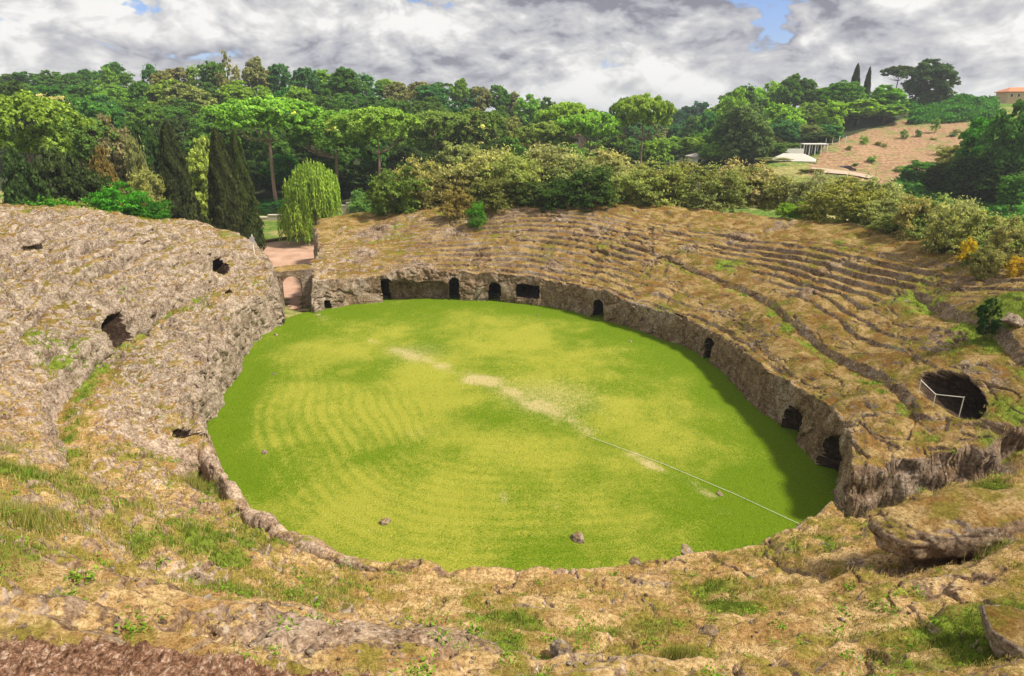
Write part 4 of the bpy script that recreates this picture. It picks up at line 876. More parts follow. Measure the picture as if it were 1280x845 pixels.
for (px, py, Y_, wd, col, lab) in [(998, 250, 64, 46, (.16, .27, .03), 'bright lime-green low bush at the foot of the rim shrubs'), (1244, 366, 31, 26, (.02, .055, .015), 'dark green dome-shaped bush alone on the right tiers'), (1216, 290, 41.5, 22, (.42, .30, .02), 'yellow-flowering broom bush below the right rim shrubs'),
        (1276, 318, 36.5, 30, (.36, .24, .03), 'golden-flowering bush at the right edge of the photo'), (596, 249, 71, 24, (.07, .22, .02), 'tiny bright green bush under the middle of the rim shrubs'), (571, 228, 74, 40, (.20, .17, .06), 'straw-coloured bush at the foot of the left rim shrubs'), (1240, 302, 38, 36, OL, 'olive bush between the two yellow-flowering ones'), (1110, 262, 54, 40, OL, 'low olive bush at the rim under the right shrubs'), (1085, 250, 58, 40, (.12, .14, .05), 'low grey-green bush at the rim right of the lime-green one')]:
    P = at_y(px, py, Y_); plant('shrub', px, py, Y_, wd, col, lab, 'bush', 'bush', base=float(MZ(P[0], P[1])) - .2)
# --- woods: skyline trees, then rows below them
def wood(rows, where, name='tree'):
    items = []
    for (kinds, xs, tops, Y_, wd, cols, rn) in rows:
        X_ = np.arange(xs[0], xs[1], xs[2])
        for x in X_:
            x = x + rng.uniform(-.3, .3) * xs[2]; py = np.interp(x, [q[0] for q in tops], [q[1] for q in tops]) + rng.uniform(-4, 6)
            items.append((x, py, Y_ * rng.uniform(.96, 1.05), wd * rng.uniform(.8, 1.35), kinds[rng.integers(len(kinds))], cols[rng.integers(len(cols))], rn))
    cnt = {}
    for (x, py, Y_, wd, k, c, rn) in sorted(items):
        q = (colname(c), rn); n = cnt.get(q, 0); cnt[q] = n + 1
        plant(k, x, py, Y_, wd, c, '%s %s from left %s' % (colname(c), ('tree, ' + ordn(n)), rn), 'tree', name, where)
mixc = [DG, MG, BLG, BLG, OL, BR, DG, BR, MG]
wood([(['lush', 'broad'], (-10, 150, 20), [(0, 88), (60, 88), (150, 84)], 250, 40, [(.05, .13, .025), (.04, .11, .025), DG], 'along the far left skyline'),
      (['broad', 'feathery', 'broad'], (140, 545, 21), [(140, 86), (190, 84), (240, 78), (300, 75), (350, 80), (390, 80), (440, 93), (500, 98), (545, 101)], 205, 42, mixc, 'along the skyline of the wooded ridge'),
      (['broad', 'lush'], (550, 690, 19), [(550, 104), (600, 104), (640, 112), (690, 124)], 225, 38, [BLG, MG, DG, BR, BLG], 'on the right shoulder of the wooded ridge'),
      (['lush', 'broad'], (-10, 640, 30), [(0, 104), (150, 100), (300, 102), (450, 116), (560, 122), (640, 134)], 182, 52, [DG, BLG, MG, DG, (.05, .15, .03), OL], 'in the second row below the ridge skyline'),
      (['lush', 'broad'], (-10, 700, 34), [(0, 118), (60, 116), (150, 120), (300, 128), (450, 136), (600, 148), (700, 162)], 160, 60, [MG, DG, BLG, PALE, OL, DG], 'in the third row below the ridge skyline'),
      (['lush', 'broad'], (-10, 640, 44), [(0, 112), (100, 122), (300, 150), (450, 160), (640, 168)], 140, 62, [DG, DK, MG, DG], 'in the lowest row of the wooded slope')], 'trees of the wooded ridge on the left')
wood([(['lush', 'broad'], (690, 900, 17), [(690, 128), (740, 137), (790, 140), (830, 134), (880, 127), (900, 126)], 320, 30, [(.03, .10, .06), (.035, .10, .05), (.03, .09, .045)], 'on the distant valley skyline'),
      (['lush', 'broad'], (650, 900, 21), [(650, 150), (760, 152), (830, 148), (900, 144)], 230, 38, [BLG, DG, (.04, .12, .05), OL], 'in the middle of the valley'),
      (['lush', 'broad'], (650, 1000, 24), [(650, 172), (760, 168), (830, 166), (900, 172), (1000, 180)], 165, 44, [DG, MG, BLG, (.12, .17, .04), DG], 'in the valley just above the shrub belt')], 'trees in the valley')
wood([(['broad', 'lush', 'broad'], (900, 1070, 22), [(900, 124), (930, 104), (960, 108), (990, 92), (1030, 110), (1070, 104)], 228, 46, [MG, BG, DG, BR, MG], 'along the skyline of the right hill'),
      (['lush', 'broad'], (890, 1130, 24), [(890, 140), (960, 128), (1060, 124), (1130, 128)], 200, 46, [BG, MG, BLG, DG, BG], 'in the second row on the right hill'),
      (['lush', 'broad'], (880, 1050, 26), [(880, 158), (960, 150), (1050, 152)], 180, 44, [DG, BLG, DG, OL], 'in the row above the white shed')], 'trees on the right hill')
for (k, px, py, Y_, wd, col, lab, nm) in [
    ('cypress', 1073, 79, 222, 15, (.035, .05, .03), 'taller dark cypress of the pair on the right skyline', 'cypress'), ('cypress', 1088, 83, 224, 11, (.035, .05, .03), 'shorter dark cypress of the pair on the right skyline', 'cypress'),
    ('lush', 1170, 71, 226, 66, (.06, .095, .04), 'big dark round tree alone on the right skyline', 'tree'), ('lush', 1052, 98, 214, 60, (.08, .19, .02), 'bright green tree below the cypress pair on the right hill', 'tree'), ('lush', 1112, 104, 210, 54, (.12, .23, .025), 'light green tree left of the vine rows on the right hill', 'tree'), ('pine', 1126, 82, 235, 34, DK, 'thin flat-topped pine left of the big round skyline tree', 'umbrella_pine'),
    ('lush', 925, 106, 190, 58, MG, 'green tree with upright twigs at the left end of the right hill', 'tree'), ('lush', 940, 126, 160, 74, (.11, .145, .065), 'large grey-green tree above the shrub belt right of the valley', 'tree'), ('lush', 912, 140, 165, 50, DG, 'dark green tree at the valley edge left of the white shed', 'tree'),
    ('lush', 1248, 138, 108, 84, (.06, .17, .02), 'large bright green tree at the right edge beside the bare field', 'tree'), ('lush', 1282, 120, 100, 70, DG, 'dark green tree cut by the right edge of the photo', 'tree'), ('lush', 1205, 176, 118, 64, OL, 'olive tree at the foot of the bare field', 'tree'), ('lush', 1230, 190, 104, 80, DK, 'dark tree under the large bright green tree at right', 'tree'), ('lush', 1262, 200, 98, 70, DK, 'darkest tree at the right edge above the green meadow', 'tree'), ('lush', 1150, 200, 120, 52, DG, 'dark round tree left of the trees at the meadow', 'tree'), ('lush', 1180, 205, 112, 50, DK, 'dark tree between meadow and bare field', 'tree'), ('broad', 1275, 215, 90, 50, DG, 'low dark tree at the right edge beside the meadow', 'tree'),
    ('broad', 1020, 165, 176, 50, DK, 'dark tree behind the white pergola', 'tree'), ('feathery', 1172, 148, 190, 14, MG, 'small sapling at the top of the bare field', 'tree'), ('shrub', 1132, 160, 185, 10, MG, 'small bush in the upper middle of the bare field', 'bush'), ('shrub', 1080, 168, 175, 12, MG, 'small bush at the upper left of the bare field', 'bush'), ('shrub', 1150, 158, 186, 9, DG, 'small dark bush by the track on the bare field', 'bush'), ('shrub', 1180, 180, 165, 22, OL, 'olive bush at the right side of the bare field', 'bush')]:
    plant(k, px, py, Y_, wd, col, lab, 'cypress' if nm == 'cypress' else ('pine' if nm == 'umbrella_pine' else ('bush' if nm == 'bush' else 'tree')), nm)
for (px, py, Y_, wd, col, lab) in [(1012, 218, 128, 34, OL, 'olive bush right below the pale track, nearest the shed'), (1040, 224, 124, 40, GY, 'grey-green bush below the pale track, second from the shed'), (1075, 226, 120, 44, (.17, .20, .06), 'green bush below the pale track left of the meadow'), (1108, 230, 116, 40, OL, 'olive bush between pale track and meadow'), (1135, 226, 118, 36, DG, 'dark green bush at the left tip of the meadow'), (1010, 200, 160, 18, BG, 'bright green bush between shed and pergola'), (965, 204, 138, 44, OL, 'olive bush left of the white shed'), (935, 208, 132, 44, DG, 'dark green bush in the valley left of the olive bush by the shed'), (1092, 194, 158, 14, MG, 'small green bush at the left foot of the bare field'), (1128, 206, 150, 16, OL, 'small olive bush at the bottom of the bare field')]:
    plant('shrub', px, py, Y_, wd, col, lab, 'bush', 'bush')
fx = [(1062, 183), (1070, 204), (1098, 178), (1104, 180), (1143, 199), (1150, 203), (1167, 171), (1190, 166), (1196, 162)]
for i, (px, py) in enumerate(sorted(fx)):
    P = hit(px, py + 4, TZ, 300); plant('shrub', px, py, P[1], 7 + 5 * rng.random(), [OL, DG, (.22, .22, .08)][i % 3], '%s small scrub clump from left on the bare terraced field' % ORD[i], 'bush', 'bush', 'scrub on the bare field', at=P + [0, 0, rng.uniform(.8, 1.6)])
# vine rows at the top of the field
for r_ in range(4):
    a = at_y(1138, 128 + 6 * r_, 226 - 8 * r_); b = at_y(1246, 122 + 6 * r_, 226 - 8 * r_); nl = 2600
    x = rng.uniform(a[0], b[0], nl); y = a[1] + rng.normal(0, .9, nl); zg = TZ(x, y); hz = np.interp(x, [a[0], b[0]], [a[2], b[2]]) - zg
    C = np.stack([x, y, zg + np.maximum(hz, 2.2) * (.55 + .9 * vnoise(x * .35, y * .5, 0 * x)) * rng.uniform(.05, 1, nl) ** .7], 1); N = np.stack([rng.normal(0, 1, nl), -1 + 0 * x, .6 + 0 * x], 1)
    o = obj('hedge', cards(C, N, .9, .7, np.clip(.45 + rng.normal(0, .17, nl), 0, 1), 'hedge'), LEAF); o.color = (.05, .15, .022, 1)
    tag(o, '%s leafy vine row from the top, across the head of the bare field' % ORD[r_], 'hedge', 'vine rows on the right hill')
# nettles and low green growth of the meadow
nl = 16000; px_ = rng.uniform(1120, 1300, nl); Y__ = rng.uniform(70, 122, nl); x = (px_ - 640) / F * (Y__ * CP + 12 * SP); zg = TZ(x, Y__)
C = np.stack([x, Y__, zg + rng.uniform(0, .9, nl)], 1); o = obj('meadow_growth', cards(C, np.tile([0, -.5, 1.], (nl, 1)), .8, .5, np.clip(.5 + rng.normal(0, .18, nl), 0, 1), 'meadow_growth'), LEAF); o.color = (.06, .16, .03, 1)
tag(o, 'lush green low growth of the meadow beyond the right rim', 'plants', kind='stuff')
# ------------------------------------------------------------ smaller things
WHITE = plain('white_paint', (.78, .76, .72), .7, .3, .08); TILE = plain('roof_tile', (.50, .20, .10), .8, .2, .3, 3.0); PALEROOF = plain('pale_sheet_roof', (.50, .45, .39), .7, .3, .12, .8); DARKM = plain('dark_gap', (.03, .03, .035), .5, .4, .2); STONEW = plain('pale_stone', (.48, .42, .35), .9, .2, .25, 1.5); GREYM = plain('grey_steel', (.45, .45, .46), .4, .5, .1); TERRA = plain('ochre_plaster', (.50, .36, .24), .85, .2, .15, .6)
def rock(px, py, r, label, col=None, zf=None, base=None, squash=.65, group=None, pos=None, moss=.12):
    c = (hit(px, py) if zf is None else at_z(px, py, zf)) if pos is None else pos
    n = 48; u, v = np.meshgrid(np.linspace(0, 2 * np.pi, n, endpoint=False), np.linspace(-1, 1, 26)); q = np.sqrt(np.maximum(0, 1 - v * v)); sd_ = rng.uniform(0, 50)
    X_ = np.cos(u) * q; Y_ = np.sin(u) * q; Z_ = v
    nk = unit(rng.normal(0, 1, (13, 3))); hk = rng.uniform(.62, 1.0, 13); dots = np.stack([X_, Y_, Z_], -1) @ nk.T; d = np.min(np.where(dots > .05, hk / np.maximum(dots, .05), 9), -1); d = np.minimum(d, 1.25) * (1 + .25 * fbm((X_ + sd_, Y_, Z_), .8, 3) + .14 * (billow((X_ + sd_, Y_, Z_), .4, 3) - .3))
    V_ = np.stack([X_ * d * r, Y_ * d * r * .85, Z_ * d * r * squash], -1).reshape(-1, 3)
    me = mesh_np('rock', V_, grid_faces(26, n, True), True, {'moss': np.full(len(V_), moss), 'green': np.full(len(V_), .2), 'left': np.full(len(V_), .6), 'near': np.zeros(len(V_))})
    o = obj('rock', me, TUFF); o.location = (c[0], c[1], c[2] + r * squash * .12); o.rotation_euler = (0, 0, rng.uniform(0, 6.28)); return tag(o, label, 'rock', group)
rock(722, 674, .32, 'light grey stone lying near the front edge of the lawn', zf=0)
rock(481, 654, .26, 'grey stone near the parapet at the lower left of the lawn', zf=0)
rock(331, 566, .24, 'dark stone at the left of the lawn opposite the tall cave', zf=0)
rock(343, 468, .17, 'small whitish stone near the upper left edge of the lawn', zf=0)
rock(788, 427, .16, 'small stone on the far right part of the lawn', zf=0)
rock(672, 394, .14, 'tiny stone under the window-like opening at the far wall', zf=0)
rock(900, 618, .20, 'dark stone at the end of the worn strip on the lawn', zf=0)
rock(345, 419, .20, 'small pale stone at the foot of the left wall by the entrance', zf=0)
rock(1276, 812, .75, 'dark jagged boulder at the lower right edge of the photo', squash=.6, moss=.42)
rock(858, 690, .30, 'dark boulder on the brink of the front slope above the lawn')
rock(1268, 402, .55, 'mossy boulder at the right edge beside the dome bush')
rock(885, 790, .22, 'brown stone half sunk in the dry grass of the front slope'); rock(792, 703, .22, 'dark stone on the brink left of the larger boulder')
rock(430, 768, .28, 'pale stone in the grass below the parapet'); rock(40, 300, .9, 'grey weathered block at the upper left crest of the tiers')
rock(700, 815, .25, 'broken grey stone near the bottom middle of the photo'); rock(330, 690, .28, 'stone in the green grass of the front slope below the parapet ditch')
# brown rock ledge right under the viewpoint
def ledge():
    e0 = [at_z(a, b, 15.0) for a, b in [(-260, 775), (-60, 790), (60, 800), (180, 806), (300, 822), (400, 836), (470, 852), (560, 885)]]
    e0 = np.array(e0); n_ = 900; k = np.linspace(0, len(e0) - 1, n_); ex_ = np.stack([np.interp(k, np.arange(len(e0)), e0[:, i]) for i in range(2)], 1)
    m_ = 260; f_ = np.linspace(0, 1, m_); rows_ = []
    for f in f_:
        if f < .35: q = f / .35; yy = -.35 * (1 - q) ** 2; rows_.append(np.stack([ex_[:, 0], ex_[:, 1] - yy * .6, 15.0 - 1.6 * (1 - q) ** 1.5 + 0 * ex_[:, 0]], 1))
        else: q = (f - .35) / .65; rows_.append(np.stack([ex_[:, 0] * (1 - .1 * q), ex_[:, 1] - 1.9 * q, 15.0 + .25 * q + 0 * ex_[:, 0]], 1))
    G = np.stack(rows_); p = (G[..., 0], G[..., 1], G[..., 2]); d = .20 * fbm(p, .9, 4, .55, 2) + .10 * (billow(p, .30, 4, .6, 5) - .3) + .10 * fbm(p, .10, 4, .7, 1) + .05 * (billow(p, .05, 2, .6, 9) - .3)
    G[..., 2] += d; G[..., 1] += d * .6
    t = NT('brown_tuff'); q = t.pos(); a_ = t.noise(q, 14, 8, .75); b_ = t.noise(q, 45, 4, .7); v_ = t.math('ADD', t.math('MULTIPLY', a_, .6), t.math('MULTIPLY', b_, .4))
    c_ = t.ramp(v_, [(.36, (.03, .015, .009)), (.46, (.15, .075, .042)), (.53, (.30, .17, .105)), (.60, (.56, .42, .31))]); t.bsdf(c_, .95, t.bump(v_, 1, .05), .1)
    return tag(obj('rock_ledge', mesh_np('rock_ledge', G.reshape(-1, 3), grid_faces(m_, n_), True), t.m), 'rough reddish brown rock ledge along the bottom left edge of the photo', 'ledge')
ledge()
# rope across the lawn, rope at the pit, leaning stick, white post
ROPE = plain('white_rope', (.72, .70, .62), .8, .2, .05)
def rope(name, pts, r, label, cat, mat=None, sag=.0):
    pts = [Vector(p) for p in pts]; out_ = []
    for a, b in zip(pts[:-1], pts[1:]):
        for k in range(12): f = k / 12; q = a.lerp(b, f); q.z -= sag * 4 * f * (1 - f); out_.append(q)
    out_.append(pts[-1]); o = MB().tube(out_, r, 6).build(name, mat or ROPE, None, True); return tag(o, label, cat)
rope('rope', [tuple(at_z(a, b, .06)) for a, b in [(735, 545), (830, 580), (920, 618), (1004, 657)]], .010, 'thin pale rope lying straight across the lawn', 'rope')
pc = PIT_C
fence_ = empty('rope_barrier', (0, 0, 0)); tag(fence_, 'white rope barrier on short posts before the dark pit on the right tiers', 'barrier')
fp = [hit(a, b) for a, b in [(1148, 490), (1166, 508), (1201, 512)]]
MB().tube([tuple(p + [0, 0, .62]) for p in fp], .018, 6).build('rope', ROPE, fence_)
for p in fp: MB().tube([tuple(p + [0, 0, -.4]), tuple(p + [0, 0, .66])], .02, 6).build('post', ROPE, fence_)
sp = hit(1137, 684); rope('stick', [tuple(sp), tuple(sp + np.array([.28, .35, .75]))], .018, 'pale wooden stick leaning at the mouth of the right hollow', 'stick', plain('bare_wood', (.62, .46, .30), .8, .2, .1))
g = hit(318, 318); post = empty('sign_post', tuple(g)); tag(post, 'thin white post at the foot of the rightmost cypress', 'post')
MB().tube([(0, 0, -.5), (0, 0, 1.9)], .05, 8).build('pole', WHITE, post); MB().box(-.22, .22, -.07, -.055, 1.2, 1.7).build('panel', GREYM, post)
# low wall and road behind the square
wa = at_y(322, 272, 112); wb = at_y(472, 249, 112)
def zroad(x, y): return np.interp(np.asarray(x), [wa[0], wb[0]], [wa[2] - 1.2, wb[2] - 1.2])
strip('road', (wa[0] - 30, wa[1] + 3.2), (wb[0] + 8, wb[1] + 3.2), 5.0, zroad, asph, 'grey road running behind the square and its low wall', 'road', .35)
m = MB(); nseg = 12
for i in range(nseg):
    x0 = wa[0] - 12 + (wb[0] - wa[0] + 12) * i / nseg; x1 = wa[0] - 12 + (wb[0] - wa[0] + 12) * (i + 1) / nseg - .01; z = float(zroad((x0 + x1) / 2, 0)); m.box(x0, x1, wa[1], wa[1] + .45, z - 2.5, z + 1.1)
wl = empty('stone_wall', (0, 0, 0)); tag(wl, 'low pale stone wall along the road behind the willow', 'wall'); m.build('wall', STONEW, wl)
m2 = MB()
for i in range(nseg):
    x0 = wa[0] - 12 + (wb[0] - wa[0] + 12) * i / nseg; x1 = wa[0] - 12 + (wb[0] - wa[0] + 12) * (i + 1) / nseg - .01; z = float(zroad((x0 + x1) / 2, 0)); m2.box(x0, x1, wa[1] - .08, wa[1] + .53, z + 1.102, z + 1.25)
m2.build('coping', plain('pale_coping', (.66, .58, .5), .85, .2, .1), wl)
kerb = MB()
ka, kb = np.array(at_z(318, 304, .25)), np.array(at_z(384, 293, .25))
for i in range(6): p0 = ka + (kb - ka) * i / 6; p1 = ka + (kb - ka) * (i + .98) / 6; kerb.tube([tuple(p0), tuple(p1)], .22, 6)
tag(kerb.build('kerb_log', plain('kerb_wood', (.12, .07, .045), .9, .1, .3)), 'dark low edging along the far side of the red square', 'edging')
# house on the right skyline
def house(name, px, py, Y_, wd, dp, hh, rh, label, wallm, roofm, rz=0., wins=3):
    P = at_y(px, py, Y_); g = float(TZ(P[0], P[1])); top = P[2]; hh = max(2.4, top - rh - g) if hh is None else hh; e = empty(name, (P[0], P[1], top - rh - hh), rz); tag(e, label, name.split('_')[-1])
    MB().box(-wd / 2, wd / 2, -dp / 2, dp / 2, -1.5, hh).build('wall', wallm, e)
    o = .5; m = MB(); A_ = [(-wd / 2 - o, -dp / 2 - o, hh - .1), (wd / 2 + o, -dp / 2 - o, hh - .1), (wd / 2 + o, dp / 2 + o, hh - .1), (-wd / 2 - o, dp / 2 + o, hh - .1)]; i_ = min(dp / 2, wd / 4); r1 = (-wd / 2 + i_, 0, hh + rh); r2 = (wd / 2 - i_, 0, hh + rh)
    lift = lambda q: (q[0], q[1], q[2] + .22)
    B_ = [lift(q) for q in A_]; r1 = lift(r1); r2 = lift(r2)
    m.quad(B_[0], B_[1], r2, r1).quad(B_[1], B_[2], r2).quad(B_[2], B_[3], r1, r2).quad(B_[3], B_[0], r1).quad(*reversed(A_))
    for k in range(4): m.quad(A_[k], A_[(k + 1) % 4], B_[(k + 1) % 4], B_[k])
    m.build('roof', roofm, e)
    for k in range(wins):
        x = -wd / 2 + wd * (k + .5) / wins
        w_ = MB().box(x - .55, x + .55, -dp / 2 - .05, -dp / 2 + .1, hh * .35, hh * .78).build('window', WHITE, e); MB().box(x - .42, x + .42, -dp / 2 - .09, -dp / 2 - .052, hh * .38, hh * .75).build('pane', DARKM, w_)
    return e
house('farm_house', 1272, 110, 236, 9, 7, 2.6, 1.3, 'low house with orange tiled roof on the right skyline', TERRA, TILE, -.1, 4)
house('white_shed', 992, 193, 150, 8.5, 7, 2.4, 1.3, 'white shed with pale sheet roof among the shrubs at right', WHITE, PALEROOF, -.45, 2)
house('white_house', 876, 192, 165, 5, 4, 2.2, .7, 'small pale house glimpsed in the valley behind the shrub belt', WHITE, PALEROOF, .2, 2)
house('distant_house', 728, 163, 230, 9, 7, 3.5, 1.6, 'small house with brown roof among the valley pines', TERRA, plain('brown_tile', (.3, .17, .12), .9, .1, .2), .1, 2)
# pergola on the hillside
P = at_y(1018, 180, 168); pg = empty('pergola', (P[0], P[1], P[2] - 2.3), -.1); tag(pg, 'white pergola with open bays above the shed on the right hill', 'pergola')
MB().box(-3.0, 3.0, -1.4, 1.4, 2.2, 2.42).build('roof', WHITE, pg)
for x in (-2.8, -1.4, 0, 1.4, 2.8):
    for y in (-1.2, 1.2): MB().tube([(x, y, -1.5), (x, y, 2.19)], .12, 6).build('post', WHITE, pg)
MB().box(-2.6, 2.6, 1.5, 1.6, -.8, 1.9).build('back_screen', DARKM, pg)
# low white wall left of the pergola
P0 = at_y(980, 186, 166); P1 = at_y(1004, 186, 166); tag(MB().box(P0[0], P1[0], 165.6, 166.2, P0[2] - 3, P0[2]).build('white_wall', WHITE), 'low white wall on the right hill beside the pergola', 'wall')
# slender white stakes on the bare field
for i, px in enumerate([1032, 1040, 1048, 1056]):
    P = at_y(px, 180 + i, 172); gz = float(TZ(P[0], P[1])); tag(MB().tube([(P[0], P[1], gz - .3), (P[0], P[1], gz + 1.9)], .09, 6).build('field_stake', WHITE), '%s white stake from the left at the lower edge of the bare field' % ORD[i], 'stake', 'white stakes on the bare field')
# dark pickup parked below the bare field
def car():
    P = at_y(1056, 212, 148); g = float(TZ(P[0], P[1])); e = empty('parked_car', (P[0], P[1], g + .25), .05); tag(e, 'dark parked car below the bare field right of the white shed', 'car')
    prof = [(-2.1, .35), (-2.1, .8), (-1.9, .95), (-1.1, 1.0), (-.6, 1.45), (.8, 1.48), (1.4, 1.0), (2.0, .9), (2.15, .7), (2.15, .35)]
    m = MB(); L = [(x, -.85, z) for x, z in prof]; Rr = [(x, .85, z) for x, z in prof]; m.quad(*L); m.quad(*reversed(Rr))
    for a in range(len(prof)): b = (a + 1) % len(prof); m.quad(L[a], Rr[a], Rr[b], L[b])
    m.build('body', plain('dark_car_paint', (.03, .03, .04), .25, .5, .1), e)
    for y in (-.87, .87):
        MB().quad((-.95, y, 1.03), (.9, y, 1.03), (.62, y, 1.38), (-.5, y, 1.38)).build('side_window', DARKM, e)
        for x in (-1.35, 1.35): w_ = MB().tube([(x, y - .1, .33), (x, y + .1, .33)], .33, 14).build('wheel', DARKM, e); MB().tube([(x, y - .12, .33), (x, y + .12, .33)], .18, 10).build('rim', GREYM, w_)
    for y in (-.55, .55): MB().box(2.1, 2.18, y - .16, y + .16, .62, .78).build('headlight', WHITE, e)
car()
# ------------------------------------------------------------ dry grass and herbs on the slopes
def grass_cover():
    Xf, Yf, Zf = X.ravel(), Y.ravel(), Z.ravel(); d = np.sqrt(Xf ** 2 + Yf ** 2 + (Zf - CAMZ) ** 2)
    area = np.abs(np.gradient(S, axis=0) * (rr_ + S) * np.gradient(th)[None, :]).ravel()
    infront = (Yf > 1) & (np.abs(Xf) < .9 * Yf + 4) & (S.ravel() > .3) & (owner.ravel() == 0) & (Zf > .3) & (S.ravel() < 20)
    pm = sstep(.35, .75, moss.ravel() + .5 * n_sm.ravel()); gm = sstep(.35, .8, green.ravel())
    wgt = infront * area * (pm * (.35 + .65 * near.ravel()) + .5 * gm + .05) * np.clip((22 / np.maximum(d, 7)) ** 1.4, 0, 4)
    cdf = np.cumsum(wgt); nT = 60000; i = np.searchsorted(cdf, rng.random(nT) * cdf[-1])
    nb = 5; i = np.repeat(i, nb); n = len(i); tp = np.repeat(rng.random(nT), nb)
    base = np.stack([Xf[i], Yf[i], Zf[i]], 1) + rng.normal(0, 1, (n, 3)) * [.05, .05, .0]
    base += np.repeat(rng.normal(0, .05, (nT, 3)) * [1, 1, 0], nb, 0); base[:, 2] -= .03
    h = (.03 + .08 * rng.random(n) ** 2 + .06 * gm[i]) * (.7 + .6 * np.repeat(rng.random(nT), nb)); h *= np.clip(d[i] / 14, .8, 1.6)
    az = rng.uniform(0, 6.28, n); lean = rng.uniform(.1, .9, n); dirv = np.stack([np.cos(az) * lean, np.sin(az) * lean, np.ones(n)], 1); tip = base + dirv * h[:, None]
    wd = np.clip(.006 * d[i] / 9, .005, .02); side = np.stack([-np.sin(az + 1.0), np.cos(az + 1.0), 0 * az], 1) * wd[:, None]
    # tall clumps at the left edge and scattered herbs
    cl_ = [(4, 590, .8, .38, 420), (15, 640, .7, .3, 260), (-20, 560, .9, .45, 300), (70, 640, .5, .12, 160), (150, 640, .4, .1, 120), (1250, 780, .5, .3, 150), (240, 600, .5, .25, 120), (395, 745, .7, .12, 300), (300, 735, .5, .1, 160), (640, 768, .5, .08, 160), (850, 815, .3, .15, 140), (905, 700, .5, .1, 120), (1265, 690, .5, .3, 160), (1100, 800, .6, .1, 200)]
    eb = []; eh = []; eg = []
    for px, py, r_, hh, k in cl_:
        c = hit(px, py); k *= 6; a_ = rng.normal(0, r_ * .55, (k, 2)); xx = c[0] + a_[:, 0]; yy = c[1] + a_[:, 1]
        jn = ((Xf[::3, None] if False else 0)); eb.append(np.stack([xx, yy, MZ(xx, yy) - .25], 1)); eh.append(hh * rng.uniform(.4, 1.1, k) + .25); eg.append(np.clip(rng.normal(.55, .22, k), 0, 1))
    eb = np.concatenate(eb); eh = np.concatenate(eh); eg = np.concatenate(eg); m_ = len(eb); az2 = rng.uniform(0, 6.28, m_); ln2 = rng.uniform(.05, .6, m_)
    base = np.vstack([base, eb]); tip = np.vstack([tip, eb + np.stack([np.cos(az2) * ln2, np.sin(az2) * ln2, np.ones(m_)], 1) * eh[:, None]]); side = np.vstack([side, np.stack([-np.sin(az2 + 1), np.cos(az2 + 1), 0 * az2], 1) * .008]); n = len(base)
    V_ = np.stack([base - side, base + side, tip], 1).reshape(-1, 3)
    hue = np.concatenate([np.clip(gm[i] * .7 + rng.normal(0, .12, len(i)) + .4 * (np.repeat(rng.random(nT), nb) < .3), 0, 1), eg])
    me = mesh_np('grass', V_, np.arange(3 * n).reshape(n, 3), False, None, {'hue': hue, 'tint': rng.random(n)})
    t = NT('grass_blades'); c = t.ramp(t.attr('hue'), [(0, (.54, .40, .19)), (.3, (.50, .42, .14)), (.55, (.25, .28, .05)), (1, (.12, .22, .025))]); c = t.mix(1.0, c, t.ramp(t.attr('tint'), [(0, (.55, .55, .55)), (1, (1.35, 1.3, 1.2))]), 'MULTIPLY')
    dd = t.n('ShaderNodeBsdfDiffuse'); t.l(c, dd.inputs[0]); tr = t.n('ShaderNodeBsdfTranslucent'); t.l(c, tr.inputs[0]); mx = t.n('ShaderNodeMixShader'); mx.inputs[0].default_value = .3; t.l(dd.outputs[0], mx.inputs[1]); t.l(tr.outputs[0], mx.inputs[2]); t.l(mx.outputs[0], t.out.inputs[0])
    tag(obj('grass', me, t.m), 'dry straw and green grass tufts growing on the slopes of the amphitheatre', 'grass', kind='stuff')
grass_cover()

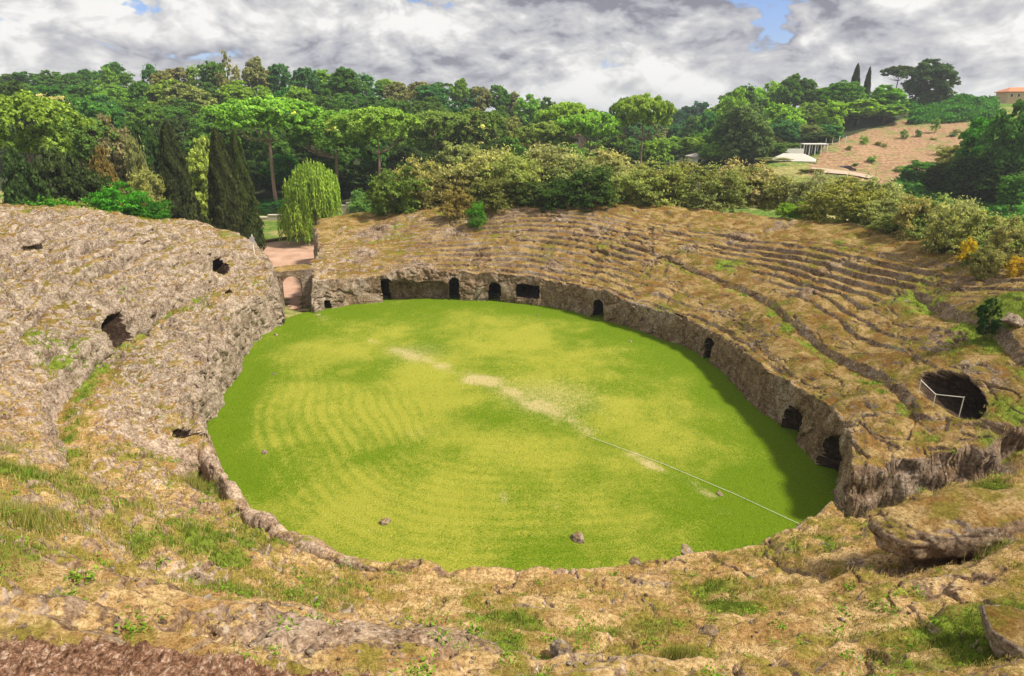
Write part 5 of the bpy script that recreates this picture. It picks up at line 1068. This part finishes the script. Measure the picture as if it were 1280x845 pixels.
# loose stones and leafy weeds of the front slope
def scatter_idx(n, keyf):
    Xf, Yf, Zf = X.ravel(), Y.ravel(), Z.ravel(); d = np.sqrt(Xf ** 2 + Yf ** 2 + (Zf - CAMZ) ** 2)
    area = np.abs(np.gradient(S, axis=0) * (rr_ + S) * np.gradient(th)[None, :]).ravel()
    w_ = (Yf > 1) & (np.abs(Xf) < .9 * Yf + 4) & (S.ravel() > 1.0) & (owner.ravel() == 0) & (Zf > .6) & (S.ravel() < 18); w_ = w_ * area * keyf() * np.clip((20 / np.maximum(d, 7)) ** 1.2, 0, 3)
    c = np.cumsum(w_); i = np.searchsorted(c, rng.random(n) * c[-1]); return np.stack([Xf[i], Yf[i], Zf[i]], 1), d[i]
def gravel():
    P_, d = scatter_idx(1500, lambda: np.clip(1.1 - moss.ravel(), .08, 1) ** 2 * (.3 + near.ravel() + .4 * left.ravel())); n_ = len(P_)
    base = np.array([[math.cos(a) * math.cos(e), math.sin(a) * math.cos(e), math.sin(e)] for e in (-.9, -.1, .7) for a in np.arange(6) * math.pi / 3 + e] + [[0, 0, 1.]]); nv = len(base)
    r_ = np.minimum(np.exp(rng.normal(math.log(.042), .5, n_)), .11)[:, None, None]; V_ = base[None] * rng.uniform(.65, 1.15, (n_, nv, 1)) * r_ * [1.1, .9, .65]
    a = rng.uniform(0, 6.28, n_); c, s = np.cos(a)[:, None], np.sin(a)[:, None]; V_ = np.stack([V_[..., 0] * c - V_[..., 1] * s, V_[..., 0] * s + V_[..., 1] * c, V_[..., 2]], -1) + P_[:, None, :]
    f = []
    for k in range(2):
        for j in range(6): a0 = k * 6 + j; a1 = k * 6 + (j + 1) % 6; f += [(a0, a1, a1 + 6), (a0, a1 + 6, a0 + 6)]
    f += [(12 + j, 12 + (j + 1) % 6, 18) for j in range(6)]; f = np.array(f); F_ = (f[None] + (np.arange(n_) * nv)[:, None, None]).reshape(-1, 3); k = n_ * nv
    tag(obj('gravel', mesh_np('gravel', V_.reshape(-1, 3), F_, False, {'moss': np.full(k, .05), 'green': np.full(k, .1), 'left': np.full(k, .6), 'near': np.full(k, 0)}), TUFF), 'loose grey tuff stones scattered over the slopes', 'gravel', kind='stuff')
gravel()
def weeds():
    P_, d = scatter_idx(900, lambda: sstep(.35, .9, green.ravel() + .3) * (.25 + near.ravel())); k = 26; C = np.repeat(P_, k, 0); n_ = len(C); sz = np.repeat(rng.uniform(.08, .26, len(P_)), k)[:, None]
    q = rng.normal(0, 1, (n_, 3)) * sz * [.55, .55, .35]; q[:, 2] = np.abs(q[:, 2]); o = obj('weeds', cards(C + q, np.tile([0, 0, 1.], (n_, 1)), (sz[:, 0] * .45), (sz[:, 0] * .22), np.clip(rng.normal(.5, .18, n_), 0, 1), 'weeds', None, .6), LEAF); o.color = (.11, .19, .022, 1)
    tag(o, 'low leafy green weeds growing among the dry grass of the slopes', 'weeds', kind='stuff')
weeds()
